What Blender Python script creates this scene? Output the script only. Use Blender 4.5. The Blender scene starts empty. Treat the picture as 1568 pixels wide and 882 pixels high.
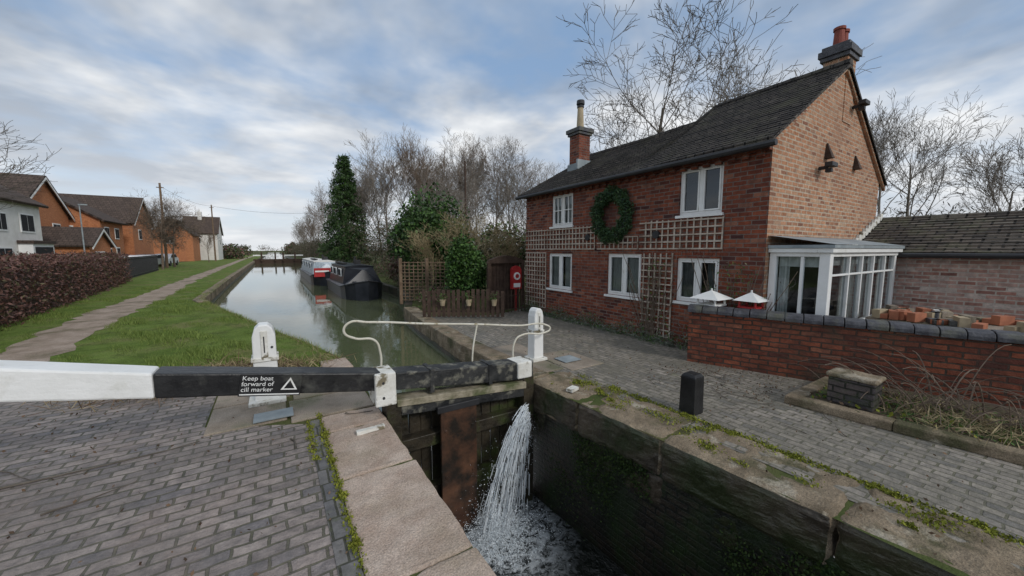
import bpy, math, random
import numpy as np
from mathutils import Vector, Matrix, Euler
random.seed(7)
S=bpy.context.scene
S.view_settings.view_transform='Standard'; S.view_settings.look='None'; S.view_settings.exposure=0
# ------------------------------------------------------------ materials
def nt(name):
    m=bpy.data.materials.new(name); m.use_nodes=True
    n=m.node_tree; b=n.nodes['Principled BSDF']; return m,n,b
def N(n,t,**k):
    x=n.nodes.new(t)
    for a,v in k.items():
        if a in x.inputs: x.inputs[a].default_value=v
        else: setattr(x,a,v)
    return x
def c4(c): return (c[0],c[1],c[2],1)
def mix(n,fac,a,b,bt='MIX'):
    x=n.nodes.new('ShaderNodeMix'); x.data_type='RGBA'; x.blend_type=bt
    for i,v in ((0,fac),(6,a),(7,b)):
        if isinstance(v,bpy.types.NodeSocket): n.links.new(v,x.inputs[i])
        elif i==0: x.inputs[0].default_value=v
        else: x.inputs[i].default_value=c4(v)
    return x.outputs[2]
def ramp(n,src,lo,hi):
    r=n.nodes.new('ShaderNodeMapRange'); r.inputs[1].default_value=lo; r.inputs[2].default_value=hi
    n.links.new(src,r.inputs[0]); return r.outputs[0]
def noise(n,co,scale,detail=5,rough=.6,dist=0):
    x=n.nodes.new('ShaderNodeTexNoise'); x.inputs['Scale'].default_value=scale; x.inputs['Detail'].default_value=min(detail,5)
    x.inputs['Roughness'].default_value=rough; x.inputs['Distortion'].default_value=dist
    if co: n.links.new(co,x.inputs['Vector'])
    return x.outputs[0]
def noisemat(name,c1,c2,scale=3,rough=.8,bump=.2,bscale=30,c3=None,s3=.6,lo3=.5,hi3=.65,lo=.35,hi=.65,spec=.3,metal=0,speck=0,c4_=None,s4=1,lo4=.5,hi4=.6):
    m,n,b=nt(name); co=n.nodes.new('ShaderNodeTexCoord').outputs['Object']
    col=mix(n,ramp(n,noise(n,co,scale,5),lo,hi),c1,c2)
    if c3: col=mix(n,ramp(n,noise(n,co,s3,5),lo3,hi3),col,c3)
    if c4_: col=mix(n,ramp(n,noise(n,co,s4,5,.7,.4),lo4,hi4),col,c4_)
    if speck: col=mix(n,speck,col,mix(n,ramp(n,noise(n,co,90,3,.8),.35,.65),(.35,.34,.33),(1.6,1.6,1.6)),'MULTIPLY')
    n.links.new(col,b.inputs['Base Color']); b.inputs['Roughness'].default_value=rough
    b.inputs['Specular IOR Level'].default_value=spec; b.inputs['Metallic'].default_value=metal
    if bump:
        bp=N(n,'ShaderNodeBump',Strength=bump,Distance=.02); n.links.new(noise(n,co,bscale,4),bp.inputs['Height']); n.links.new(bp.outputs[0],b.inputs['Normal'])
    return m
def brickmat(name,c1,c2,mortar,bw=.225,rh=.075,ms=.008,rough=.85,stain=None,ss=.8,slo=.5,shi=.7,c3=None,bump=.5,spec=.25,bias=0,warp=.012,stain2=None,s2=.5,s2lo=.55,s2hi=.7,c3lo=.25,c3hi=.75,var=.75,c5=None):
    m,n,b=nt(name); tc=n.nodes.new('ShaderNodeTexCoord'); uv=tc.outputs['UV']; ob=tc.outputs['Object']
    w=n.nodes.new('ShaderNodeTexNoise'); w.inputs['Scale'].default_value=6; w.inputs['Detail'].default_value=2; n.links.new(uv,w.inputs['Vector'])
    v1=n.nodes.new('ShaderNodeVectorMath'); v1.operation='MULTIPLY_ADD'; n.links.new(w.outputs['Color'],v1.inputs[0])
    v1.inputs[1].default_value=(warp*1.4,warp*1.4,0); n.links.new(uv,v1.inputs[2])
    def brick(vec,bi,a,b_,mo):
        br=n.nodes.new('ShaderNodeTexBrick'); n.links.new(vec,br.inputs['Vector'])
        for k,v in (('Scale',1),('Mortar Size',ms),('Mortar Smooth',.25),('Bias',bi),('Brick Width',bw),('Row Height',rh)): br.inputs[k].default_value=v
        br.inputs['Color1'].default_value=c4(a); br.inputs['Color2'].default_value=c4(b_); br.inputs['Mortar'].default_value=c4(mo); return br
    br=brick(v1.outputs[0],bias,c1,c2,mortar); col=br.outputs['Color']
    def layer(col,c,off,lo,hi):
        sh=n.nodes.new('ShaderNodeVectorMath'); sh.operation='ADD'; sh.inputs[1].default_value=(bw*off[0],rh*off[1],0); n.links.new(v1.outputs[0],sh.inputs[0])
        b2=brick(sh.outputs[0],-.3,(0,0,0),(1,1,1),(0,0,0)); return mix(n,ramp(n,b2.outputs['Color'],lo,hi),col,c)
    if c3: col=layer(col,c3,(14,22),c3lo,c3hi)
    if c5: col=layer(col,c5,(31,44),.45,.8)
    col=mix(n,var,col,mix(n,ramp(n,noise(n,ob,9,5,.75),.3,.72),(.45,.45,.45),(1.4,1.37,1.33)),'MULTIPLY')
    if stain: col=mix(n,ramp(n,noise(n,ob,ss,5,.7),slo,shi),col,stain)
    if stain2: col=mix(n,ramp(n,noise(n,ob,s2,5,.7,.5),s2lo,s2hi),col,stain2)
    n.links.new(col,b.inputs['Base Color']); b.inputs['Roughness'].default_value=rough; b.inputs['Specular IOR Level'].default_value=spec
    inv=N(n,'ShaderNodeMath',operation='MULTIPLY'); n.links.new(br.outputs['Fac'],inv.inputs[0]); inv.inputs[1].default_value=-1
    ad=N(n,'ShaderNodeMath',operation='MULTIPLY_ADD'); n.links.new(noise(n,ob,25,4,.7),ad.inputs[0]); ad.inputs[1].default_value=1.1; n.links.new(inv.outputs[0],ad.inputs[2])
    bp=N(n,'ShaderNodeBump',Strength=bump,Distance=.018); n.links.new(ad.outputs[0],bp.inputs['Height']); n.links.new(bp.outputs[0],b.inputs['Normal'])
    return m
def plain(name,c,rough=.5,spec=.4,metal=0,var=.25,sc=6,bump=.1):
    return noisemat(name,tuple(x*(1-var) for x in c),tuple(min(1,x*(1+var*.4)) for x in c),sc,rough,bump,25,spec=spec,metal=metal)
def glassmat(name):
    m,n,b=nt(name); n.nodes.remove(b); out=n.nodes['Material Output']
    t=N(n,'ShaderNodeBsdfTransparent'); t.inputs[0].default_value=(.8,.85,.85,1); g=N(n,'ShaderNodeBsdfGlossy',Roughness=.02); g.inputs[0].default_value=(.9,.95,1,1)
    f=N(n,'ShaderNodeFresnel',IOR=1.7); mx=N(n,'ShaderNodeMixShader'); n.links.new(f.outputs[0],mx.inputs[0]); n.links.new(t.outputs[0],mx.inputs[1]); n.links.new(g.outputs[0],mx.inputs[2]); n.links.new(mx.outputs[0],out.inputs[0]); return m
M={}
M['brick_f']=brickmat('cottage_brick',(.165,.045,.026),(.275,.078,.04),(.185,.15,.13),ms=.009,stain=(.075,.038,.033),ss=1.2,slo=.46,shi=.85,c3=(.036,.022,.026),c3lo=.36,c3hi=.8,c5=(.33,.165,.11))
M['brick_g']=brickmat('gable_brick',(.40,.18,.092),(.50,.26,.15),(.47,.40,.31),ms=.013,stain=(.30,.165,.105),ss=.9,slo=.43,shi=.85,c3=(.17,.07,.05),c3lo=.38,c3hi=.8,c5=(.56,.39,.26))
M['brick_w']=brickmat('garden_wall_brick',(.19,.055,.032),(.31,.095,.05),(.075,.055,.042),ms=.011,stain=(.09,.044,.034),ss=2.2,slo=.42,shi=.75,c3=(.08,.03,.026),c3lo=.32,c3hi=.78,bump=1.0,stain2=(.075,.078,.05),s2=1.1,s2lo=.55,s2hi=.8,warp=.022,c5=(.36,.15,.09))
M['brick_o']=brickmat('outbuilding_brick',(.38,.19,.15),(.52,.35,.30),(.50,.45,.40),ms=.012,c3=(.20,.085,.07),c3lo=.38,c3hi=.8,c5=(.66,.61,.56),stain=(.44,.36,.32),ss=2,slo=.5,shi=.8)
M['brick_orange']=brickmat('estate_brick',(.46,.17,.07),(.55,.22,.10),(.42,.25,.15),stain=(.40,.16,.08),ms=.006)
M['brick_red']=brickmat('estate_red_brick',(.30,.10,.06),(.36,.13,.08),(.3,.2,.15),ms=.006)
M['pave_l']=brickmat('paving_brick',(.235,.20,.185),(.335,.285,.26),(.11,.105,.07),bw=.205,rh=.105,ms=.010,rough=.62,c3=(.16,.15,.155),stain=(.155,.135,.115),ss=.9,slo=.45,shi=.78,bump=1.0,stain2=(.31,.225,.185),s2=.6,s2lo=.52,s2hi=.9,warp=.026,spec=.5,c5=(.40,.34,.31),var=.9)
M['pave_r']=brickmat('path_paving',(.215,.195,.165),(.30,.27,.23),(.13,.125,.085),bw=.205,rh=.105,ms=.009,rough=.68,c3=(.165,.158,.145),stain=(.15,.138,.105),ss=.8,slo=.45,shi=.75,bump=.8,stain2=(.14,.155,.07),s2=.9,s2lo=.60,s2hi=.8,warp=.026,spec=.45,c5=(.36,.32,.28),var=.9)
M['bluebrick']=brickmat('blue_edging_brick',(.12,.12,.125),(.20,.19,.18),(.06,.06,.045),bw=.12,rh=.23,ms=.009,rough=.6,stain=(.10,.11,.06),ss=3)
M['pierbrick']=brickmat('pier_brick',(.06,.055,.06),(.11,.09,.085),(.03,.03,.025),ms=.010,rough=.5,stain=(.08,.10,.05),ss=4,bump=.9)
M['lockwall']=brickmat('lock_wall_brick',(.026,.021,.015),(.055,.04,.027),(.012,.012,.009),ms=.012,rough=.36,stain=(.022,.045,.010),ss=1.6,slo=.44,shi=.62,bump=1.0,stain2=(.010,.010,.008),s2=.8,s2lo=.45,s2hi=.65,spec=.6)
M['coping']=noisemat('coping_sandstone',(.40,.30,.235),(.54,.44,.36),4,.8,.8,60,c3=(.31,.245,.175),s3=1.6,lo3=.48,hi3=.78,speck=.5,c4_=(.16,.17,.075),s4=2.3,lo4=.62,hi4=.73)
M['coping_r']=noisemat('weathered_coping',(.15,.115,.075),(.31,.245,.17),3,.85,.9,40,c3=(.085,.08,.04),s3=1.9,lo3=.5,hi3=.66,speck=.55,c4_=(.43,.39,.31),s4=2.6,lo4=.56,hi4=.7)
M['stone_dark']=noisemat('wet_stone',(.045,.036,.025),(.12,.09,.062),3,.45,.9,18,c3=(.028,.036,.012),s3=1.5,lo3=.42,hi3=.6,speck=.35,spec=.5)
M['slab']=noisemat('stone_slab',(.23,.19,.145),(.37,.31,.25),3,.85,.6,40,c3=(.15,.145,.09),s3=1.5,speck=.45)
M['grass']=noisemat('grass',(.09,.14,.025),(.155,.215,.05),1.4,.95,.9,70,c3=(.21,.185,.085),s3=.8,lo3=.48,hi3=.7,spec=.1,speck=.6,c4_=(.075,.105,.024),s4=3.2,lo4=.5,hi4=.65)
M['ground']=noisemat('rough_ground',(.06,.08,.025),(.11,.12,.045),.7,.95,.7,30,c3=(.11,.085,.05),s3=.3,spec=.1,speck=.4)
M['soil']=noisemat('soil',(.06,.045,.03),(.12,.095,.06),6,.95,.9,30,c3=(.06,.08,.03),s3=2,speck=.5)
M['dirt']=noisemat('towpath_gravel',(.28,.215,.16),(.42,.335,.27),3,.95,.9,60,c3=(.19,.155,.10),s3=1.2,speck=.5)
M['white']=noisemat('white_paint',(.74,.74,.71),(.83,.83,.81),2.5,.5,.25,20,c3=(.56,.55,.48),s3=3,lo3=.6,hi3=.8)
M['white_old']=noisemat('flaking_white_paint',(.62,.60,.53),(.78,.77,.72),5,.65,.5,25,c3=(.20,.17,.11),s3=7,lo3=.54,hi3=.63)
M['cream']=noisemat('old_cream_paint',(.55,.52,.42),(.70,.67,.58),5,.6,.3,25,c3=(.30,.25,.14),s3=9,lo3=.58,hi3=.66)
M['black']=noisemat('black_paint',(.012,.012,.013),(.03,.03,.03),4,.4,.35,18,c3=(.085,.085,.075),s3=3,lo3=.58,hi3=.75)
M['black_old']=noisemat('weathered_black_beam',(.015,.016,.017),(.05,.05,.048),5,.5,.6,18,c3=(.20,.19,.15),s3=7,lo3=.52,hi3=.66)
M['wood_wet']=noisemat('wet_timber',(.022,.019,.013),(.06,.048,.032),5,.4,.8,16,c3=(.04,.055,.016),s3=2.5)
M['wood_brown']=noisemat('brown_timber',(.13,.085,.055),(.22,.155,.10),6,.8,.5,20)
M['wood_dark']=noisemat('dark_fence_timber',(.045,.028,.02),(.085,.055,.04),6,.8,.4,20)
M['wood_pale']=noisemat('grey_trellis_timber',(.40,.33,.26),(.56,.49,.41),7,.85,.3,20,c3=(.22,.17,.13),s3=2,lo3=.5,hi3=.7)
M['plank']=noisemat('gate_plank',(.20,.175,.115),(.40,.35,.26),7,.8,.6,20,c3=(.10,.11,.05),s3=3)
M['rust']=noisemat('rusty_plate',(.06,.03,.02),(.13,.065,.038),3,.35,.5,14,c3=(.025,.02,.016),s3=2.6,lo3=.42,hi3=.6)
M['roof']=brickmat('clay_tile_roof',(.035,.03,.027),(.09,.075,.064),(.010,.009,.008),bw=.17,rh=.115,ms=.014,rough=.75,c3=(.055,.048,.042),stain=(.085,.08,.052),ss=1.6,slo=.5,shi=.75,bump=1.0,warp=.02,c5=(.16,.14,.115),spec=.35)
M['roof_o']=brickmat('slate_roof',(.085,.07,.058),(.16,.135,.11),(.02,.018,.015),bw=.26,rh=.17,ms=.018,rough=.75,c3=(.06,.055,.05),stain=(.13,.13,.08),ss=1.8,bump=1.0,warp=.03,c5=(.24,.215,.18))
M['roof_d']=brickmat('estate_roof',(.075,.055,.045),(.11,.08,.065),(.04,.03,.025),bw=.3,rh=.3,ms=.02)
M['lead']=noisemat('lead_flashing',(.20,.235,.25),(.34,.38,.39),3,.55,.2,8)
M['blue_cop']=noisemat('blue_brick_coping',(.045,.045,.052),(.10,.10,.11),9,.5,.6,30,c3=(.13,.13,.09),s3=3,lo3=.52,hi3=.75,speck=.3)
M['glass']=glassmat('window_glass')
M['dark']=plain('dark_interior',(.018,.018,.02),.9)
M['curtain']=noisemat('net_curtain',(.40,.41,.40),(.60,.61,.60),5,.9,.3,12)
M['curtain_d']=noisemat('grey_curtain',(.20,.21,.21),(.34,.35,.35),5,.9,.3,12)
M['bark']=noisemat('bark',(.085,.07,.055),(.15,.13,.105),8,.9,.4,20)
M['bark_pale']=noisemat('pale_twigs',(.17,.145,.12),(.26,.23,.195),4,.9,.2,20)
M['bark_red']=noisemat('brown_twigs',(.13,.095,.07),(.21,.16,.12),4,.9,.2,20)
M['pot']=plain('clay_pot',(.40,.15,.08),.8); M['pot_b']=plain('buff_pot',(.42,.34,.22),.8); M['potred']=plain('chimney_pot_red',(.26,.07,.05),.8)
M['red']=plain('red_paint',(.42,.03,.03),.45); M['metal']=plain('dark_metal',(.03,.03,.032),.5)
M['silver']=plain('car_silver',(.45,.46,.48),.25,.6,.3); M['carwhite']=plain('car_white',(.75,.76,.78),.25,.6)
M['render']=noisemat('white_render',(.66,.64,.59),(.76,.74,.70),2,.8,.1,20)
M['navy']=noisemat('dark_boat_paint',(.013,.015,.02),(.03,.033,.04),2,.35,.1,8)
M['teal']=plain('pale_boat_paint',(.55,.62,.66),.4); M['blue']=plain('blue_plastic',(.05,.14,.42),.5)
M['straw']=noisemat('dry_straw',(.26,.20,.11),(.42,.34,.20),6,.9,.2,20)
def leafm(name,a,b,rough=.55):
    m,n,bb=nt(name); oi=n.nodes.new('ShaderNodeNewGeometry')
    col=mix(n,oi.outputs['Random Per Island'],a,b); n.links.new(col,bb.inputs['Base Color']); bb.inputs['Roughness'].default_value=rough
    bb.inputs['Specular IOR Level'].default_value=.3; return m
M['leaf_g']=leafm('laurel_leaves',(.03,.08,.015),(.095,.18,.04)); M['leaf_d']=leafm('dark_evergreen_leaves',(.018,.042,.012),(.055,.10,.028))
M['leaf_b']=leafm('brown_beech_leaves',(.07,.034,.028),(.20,.105,.085)); M['leaf_ol']=leafm('olive_scrub_leaves',(.055,.052,.024),(.13,.11,.055))
M['leaf_w']=leafm('wreath_leaves',(.02,.055,.025),(.07,.13,.06)); M['blade']=leafm('grass_blades',(.08,.13,.022),(.22,.28,.07),.8)
M['moss']=leafm('moss_tufts',(.10,.12,.015),(.26,.27,.035),.9); M['lav']=leafm('lavender_leaves',(.10,.12,.09),(.24,.25,.20),.9)
M['litter']=leafm('leaf_litter',(.05,.033,.022),(.20,.13,.08),.9)
M['haze']=leafm('fine_twigs',(.12,.10,.08),(.25,.215,.18),.9)
M['scrub']=leafm('brown_scrub_twigs',(.055,.042,.03),(.17,.135,.10),.9)
M['algae']=leafm('wall_algae',(.012,.03,.006),(.05,.08,.015),.7)
m,n,b=nt('canal_water'); co=n.nodes.new('ShaderNodeTexCoord').outputs['Object']
b.inputs['Base Color'].default_value=(.10,.115,.06,1); b.inputs['Roughness'].default_value=.02; b.inputs['IOR'].default_value=1.85; b.inputs['Specular IOR Level'].default_value=.6
mp=N(n,'ShaderNodeMapping'); mp.inputs['Scale'].default_value=(1.3,.6,1); n.links.new(co,mp.inputs[0])
bp=N(n,'ShaderNodeBump',Strength=.07,Distance=.04); n.links.new(noise(n,mp.outputs[0],3.2,4,.55),bp.inputs['Height']); n.links.new(bp.outputs[0],b.inputs['Normal']); M['water']=m
m,n,b=nt('lock_water'); co=n.nodes.new('ShaderNodeTexCoord').outputs['Object']
g=n.nodes.new('ShaderNodeVectorMath'); g.operation='DISTANCE'; g.inputs[1].default_value=(2.15,3.85,-1.75); n.links.new(co,g.inputs[0])
dist=ramp(n,g.outputs['Value'],1.15,.25); nz=noise(n,co,7,12,.8,1.0)
ml=N(n,'ShaderNodeMath',operation='MULTIPLY'); n.links.new(dist,ml.inputs[0]); n.links.new(ramp(n,nz,.42,.56),ml.inputs[1])
n.links.new(mix(n,ml.outputs[0],(.006,.008,.006),(.72,.77,.80)),b.inputs['Base Color']); b.inputs['Roughness'].default_value=.2
bp=N(n,'ShaderNodeBump',Strength=.8,Distance=.1); n.links.new(noise(n,co,7,6,.6),bp.inputs['Height']); n.links.new(bp.outputs[0],b.inputs['Normal']); M['lwater']=m
m,n,b=nt('white_water'); b.inputs['Base Color'].default_value=(.82,.88,.92,1); b.inputs['Roughness'].default_value=.3; M['foam']=m
# ------------------------------------------------------------ geometry
def empty(name,loc=(0,0,0)):
    e=bpy.data.objects.new(name,None); e.location=loc; S.collection.objects.link(e); e.empty_display_size=.2; return e
def par_(o,parent):
    if parent: o.parent=parent; o.matrix_parent_inverse=Matrix.Translation(-parent.location)
def finish(name,V,F,mats,parent=None,mi=None,smooth=False,bevel=0,swap=False):
    me=bpy.data.meshes.new(name); me.from_pydata([tuple(v) for v in V],[],F)
    if not isinstance(mats,(list,tuple)): mats=[mats]
    for x in mats: me.materials.append(M[x] if isinstance(x,str) else x)
    if mi is not None: me.polygons.foreach_set('material_index',mi)
    me.update(); uv=me.uv_layers.new(name='UVMap'); d=uv.data
    for p in me.polygons:
        nx,ny,nz=p.normal
        for li in p.loop_indices:
            x,y,z=me.vertices[me.loops[li].vertex_index].co
            if abs(nz)>.6: d[li].uv=(y,x*1.15) if swap else (x,y)
            elif abs(nx)>abs(ny): d[li].uv=(y,z)
            else: d[li].uv=(x,z)
    if smooth: me.polygons.foreach_set('use_smooth',[True]*len(me.polygons))
    o=bpy.data.objects.new(name,me); S.collection.objects.link(o); par_(o,parent)
    if bevel:
        bm=o.modifiers.new('b','BEVEL'); bm.width=bevel; bm.segments=2; bm.limit_method='ANGLE'
    return o
TX=bpy.data.textures.new('worn','CLOUDS'); TX.noise_scale=.16; TX.noise_depth=4
TX2=bpy.data.textures.new('worn_big','CLOUDS'); TX2.noise_scale=.5; TX2.noise_depth=2
def worn(o,st=.03,lv=4,big=0):
    s=o.modifiers.new('sub','SUBSURF'); s.subdivision_type='SIMPLE'; s.levels=lv; s.render_levels=lv
    d=o.modifiers.new('d','DISPLACE'); d.texture=TX; d.strength=st; d.mid_level=.5; d.texture_coords='GLOBAL'
    if big: d=o.modifiers.new('d2','DISPLACE'); d.texture=TX2; d.strength=big; d.mid_level=.5; d.texture_coords='GLOBAL'
    return o
class B:
    def __init__(s): s.V=[];s.F=[];s.mi=[]
    def face(s,pts,mi=0):
        k=len(s.V); s.V+= [Vector(p) for p in pts]; s.F.append(tuple(range(k,k+len(pts)))); s.mi.append(mi); return s
    def box(s,a,b,mi=0,rz=0,piv=None):
        (x0,y0,z0),(x1,y1,z1)=a,b
        P=[Vector(p) for p in ((x0,y0,z0),(x1,y0,z0),(x1,y1,z0),(x0,y1,z0),(x0,y0,z1),(x1,y0,z1),(x1,y1,z1),(x0,y1,z1))]
        if rz:
            c=Vector(piv) if piv else (P[0]+P[6])/2; R=Matrix.Rotation(rz,3,'Z'); P=[R@(p-c)+c for p in P]
        return s.hexa(P,mi)
    def hexa(s,P,mi=0):
        k=len(s.V); s.V+=[Vector(p) for p in P]
        for f in ((3,2,1,0),(4,5,6,7),(0,1,5,4),(1,2,6,5),(2,3,7,6),(3,0,4,7)): s.F.append(tuple(k+i for i in f)); s.mi.append(mi)
        return s
    def tube(s,p,q,r0,r1,n=6,mi=0,cap=False):
        p=Vector(p);q=Vector(q);d=(q-p)
        if d.length<1e-6: return s
        d.normalize(); a=d.orthogonal().normalized(); c=d.cross(a); k=len(s.V)
        for (o,r) in ((p,r0),(q,r1)):
            for i in range(n):
                t=2*math.pi*i/n; s.V.append(o+a*(r*math.cos(t))+c*(r*math.sin(t)))
        for i in range(n):
            j=(i+1)%n; s.F.append((k+i,k+j,k+n+j,k+n+i)); s.mi.append(mi)
        if cap:
            s.F.append(tuple(k+n+i for i in range(n))); s.mi.append(mi); s.F.append(tuple(k+n-1-i for i in range(n))); s.mi.append(mi)
        return s
    def prism(s,poly,axis,a,b,mi=0):
        def P(u,v,w): return {'x':(w,u,v),'y':(u,w,v),'z':(u,v,w)}[axis]
        n=len(poly); k=len(s.V); s.V+=[Vector(P(u,v,a)) for u,v in poly]+[Vector(P(u,v,b)) for u,v in poly]
        s.F.append(tuple(range(k,k+n))); s.F.append(tuple(k+2*n-1-i for i in range(n))); s.mi+=[mi,mi]
        for i in range(n):
            j=(i+1)%n; s.F.append((k+i,k+j,k+n+j,k+n+i)); s.mi.append(mi)
        return s
    def build(s,name,mats,parent=None,smooth=False,bevel=0,swap=False):
        return finish(name,s.V,s.F,mats,parent,s.mi,smooth,bevel,swap)
def fixn(o):
    import bmesh
    bm=bmesh.new(); bm.from_mesh(o.data); bmesh.ops.recalc_face_normals(bm,faces=bm.faces); bm.to_mesh(o.data); bm.free(); return o
def curve(name,pts,r,mat,parent=None):
    cu=bpy.data.curves.new(name,'CURVE'); cu.dimensions='3D'; cu.bevel_depth=r; cu.bevel_resolution=3
    sp=cu.splines.new('BEZIER'); sp.bezier_points.add(len(pts)-1)
    for i,p in enumerate(pts):
        bpnt=sp.bezier_points[i]; bpnt.co=p; bpnt.handle_left_type=bpnt.handle_right_type='AUTO'
    cu.materials.append(M[mat]); o=bpy.data.objects.new(name,cu); S.collection.objects.link(o); par_(o,parent); return o
rng=np.random.default_rng(3)
def cards(name,pos,size,mats,parent=None,mi=None,tri=False,asp=.6,up=0):
    n=len(pos); a=rng.normal(size=(n,3)); a/=np.linalg.norm(a,axis=1)[:,None]
    b=rng.normal(size=(n,3))
    if up: a=a*(1-up)+np.array([0,0,1])*up; a/=np.linalg.norm(a,axis=1)[:,None]
    b-= (b*a).sum(1)[:,None]*a; b/=np.linalg.norm(b,axis=1)[:,None]
    sz=(size*rng.uniform(.6,1.4,n))[:,None] if np.isscalar(size) else size[:,None]
    if tri:
        V=np.stack([pos-b*sz*asp,pos+b*sz*asp,pos+a*sz*2],1).reshape(-1,3); F=np.arange(3*n).reshape(n,3)
    else:
        V=np.stack([pos-a*sz,pos+b*sz*asp,pos+a*sz,pos-b*sz*asp],1).reshape(-1,3); F=np.arange(4*n).reshape(n,4)
    me=bpy.data.meshes.new(name); me.from_pydata(V.tolist(),[],F.tolist())
    for x in mats: me.materials.append(M[x])
    if mi is not None: me.polygons.foreach_set('material_index',np.asarray(mi).astype(int).tolist())
    o=bpy.data.objects.new(name,me); S.collection.objects.link(o); par_(o,parent); return o
def blob(c,r,n,lumps=9,fill=.55):
    c=np.array(c,float); r=np.array(r,float); out=[]
    L=rng.normal(size=(lumps,3)); L/=np.linalg.norm(L,axis=1)[:,None]; L*=rng.uniform(.3,.7,(lumps,1)); R=rng.uniform(.32,.55,lumps)
    k=n//lumps
    for i in range(lumps):
        d=rng.normal(size=(k,3)); d/=np.linalg.norm(d,axis=1)[:,None]; out.append(L[i]+d*R[i]*rng.uniform(fill,1.12,(k,1)))
    P=np.concatenate(out)*r+c; P[:,2]=np.maximum(P[:,2],.02); return P
def shrub(name,c,r,n,size,mats,lumps=9):
    e=empty(name,(c[0],c[1],0)); P=blob(c,r,n,lumps); cards('foliage',P,size,mats,e,rng.integers(0,len(mats),len(P)))
    bb=B()
    for i in range(7):
        t=random.uniform(0,6.28); bb.tube((c[0],c[1],0),(c[0]+math.cos(t)*r[0]*.5,c[1]+math.sin(t)*r[1]*.5,c[2]+r[2]*random.uniform(-.2,.5)),.03,.012,5)
    bb.build('stems',['bark'],e); return e
# ------------------------------------------------------------ terrain
LB=[(.98,6.3),(.95,6.9),(.5,8.65),(-.3,11.1),(-1.6,15.6),(-2.35,18.2),(-2.5,30),(-2.7,80),(-2.9,320)]
RB=[(3.05,4.3),(3.05,6.7),(3.25,9.7),(3.5,12),(4.5,15),(5.1,18.5),(5.1,26),(4.7,45),(4.3,80),(4.1,320)]
g=B()
g.face([(-700,-60,0),(.98,-60,0)]+[(x,y,0) for x,y in LB]+[(-700,320,0)])
g.face([(3.35,-60,0),(900,-60,0),(900,320,0)]+[(x,y,0) for x,y in RB[::-1]]+[(3.14,3,0),(3.26,1,0),(3.38,-4,0)])
g.face([(-700,320,0),(-2.9,320,0),(4.1,320,0),(900,320,0),(900,1500,0),(-700,1500,0)])
g.build('ground',['ground'])
def sheet(name,pts,z,mat,swap=False,par=None): return B().face([(x,y,z) for x,y in pts]).build(name,[mat],par,swap=swap)
sheet('grass_verge',[(-12,7.7),(-2.0,7.55),(.2,6.55),(.93,6.75),(.48,8.65),(-.32,11.1),(-1.62,15.6),(-2.4,18.2),(-2.75,30),(-2.95,80),(-3,200),(-12,200)],.004,'grass')
TL=[(-4.5,7.7),(-4.25,10.5),(-4.6,12.8),(-4.82,16),(-4.75,19.7),(-5.0,29.5),(-5.2,51),(-5.6,97),(-6,200)]
TR=[(-3.35,7.7),(-3.3,9.55),(-3.52,12.2),(-3.68,16.2),(-3.75,21),(-4.15,30),(-4.5,55),(-4.9,97),(-5.2,200)]
def ragged(L,a=.13):
    out=[]
    for (x0,y0),(x1,y1) in zip(L[:-1],L[1:]):
        k=max(1,int((y1-y0)/.35)) if y0<40 else 3
        for i in range(k): t=i/k; out.append((x0+(x1-x0)*t+random.uniform(-a,a),y0+(y1-y0)*t))
    return out+[L[-1]]
sheet('towpath',ragged(TL)+ragged(TR)[::-1],.008,'dirt')
sheet('brick_paving',[(-14,-8),(.22,-8),(.22,4.5),(-.72,5.0),(-.72,6.2),(-2.0,7.55),(-14,7.7)],.006,'pave_l')
sheet('edging_brick_strip',[(.22,-8),(.345,-8),(.345,4.55),(.22,4.55)],.012,'bluebrick')
sheet('lockside_paving',[(3.6,-8),(5.7,-8),(5.7,-1.4),(5.4,1.0),(5.4,1.9),(6.6,1.9),(6.6,3.0),(6.75,3.75),(6.75,9.9),(5.4,9.4),(3.5,10.2),(3.55,9.7),(3.45,6.7),(3.6,5.2),(3.6,4.2)],.006,'pave_r',swap=True)
sheet('garden_yard',[(7.3,.3),(8.4,-3),(30,-3),(30,2.9),(6.75,2.9),(6.62,2.0)],.005,'slab')
sl=empty('gate_anchor_stones')
bb=B()
for (a,b_,c,d) in ((-.7,4.75,.05,5.5),(.07,4.62,.96,5.3),(-.7,5.52,.1,6.2),(.12,5.32,.96,6.28)):
    bb.box((a,b_,-.2),(c-.015,d-.015,.022))
for (a,b_,c,d) in ((3.1,4.45,3.85,5.3),(3.07,5.32,4.1,6.2),(3.87,4.3,4.6,5.3)): bb.box((a,b_,-.3),(c-.015,d-.015,.022))
worn(bb.build('slabs',['slab'],sl,bevel=.012),.014,3)
bb=B(); bb.box((-.28,4.75,.035),(.1,5.0,.046)); bb.box((4.0,4.6,.035),(4.35,4.9,.046)); bb.build('iron_covers',['lead'],sl)
# ------------------------------------------------------------ lock chamber
lc=empty('lock_chamber')
w=B()
w.face([(.98,-30,-3),(.98,6.3,-3),(.98,6.3,-.3),(.98,-30,-.3)])
def rx(y): return 3.06+max(0,(4.3-y))*.055 if y>-4 else 3.35
ys=[6.7,4.4,3,1,-1,-4,-30]
for a,b_ in zip(ys[:-1],ys[1:]): w.face([(rx(a)+.03,a,-3),(rx(b_)+.03,b_,-3),(rx(b_)+.03,b_,-.3),(rx(a)+.03,a,-.3)])
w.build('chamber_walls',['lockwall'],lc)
bb=B(); y=-6.0
while y<4.6:
    L=random.choice((.95,1.2,1.5,1.1)); y2=min(y+L,4.6); bb.box((.35,y,-.33),(.985+random.uniform(-.015,.015),y2-.012,.018+random.uniform(-.004,.006))); y=y2
worn(bb.build('coping_left',['coping'],lc,bevel=.025),.03,4,.02)
bb=B(); y=-6.0
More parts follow.
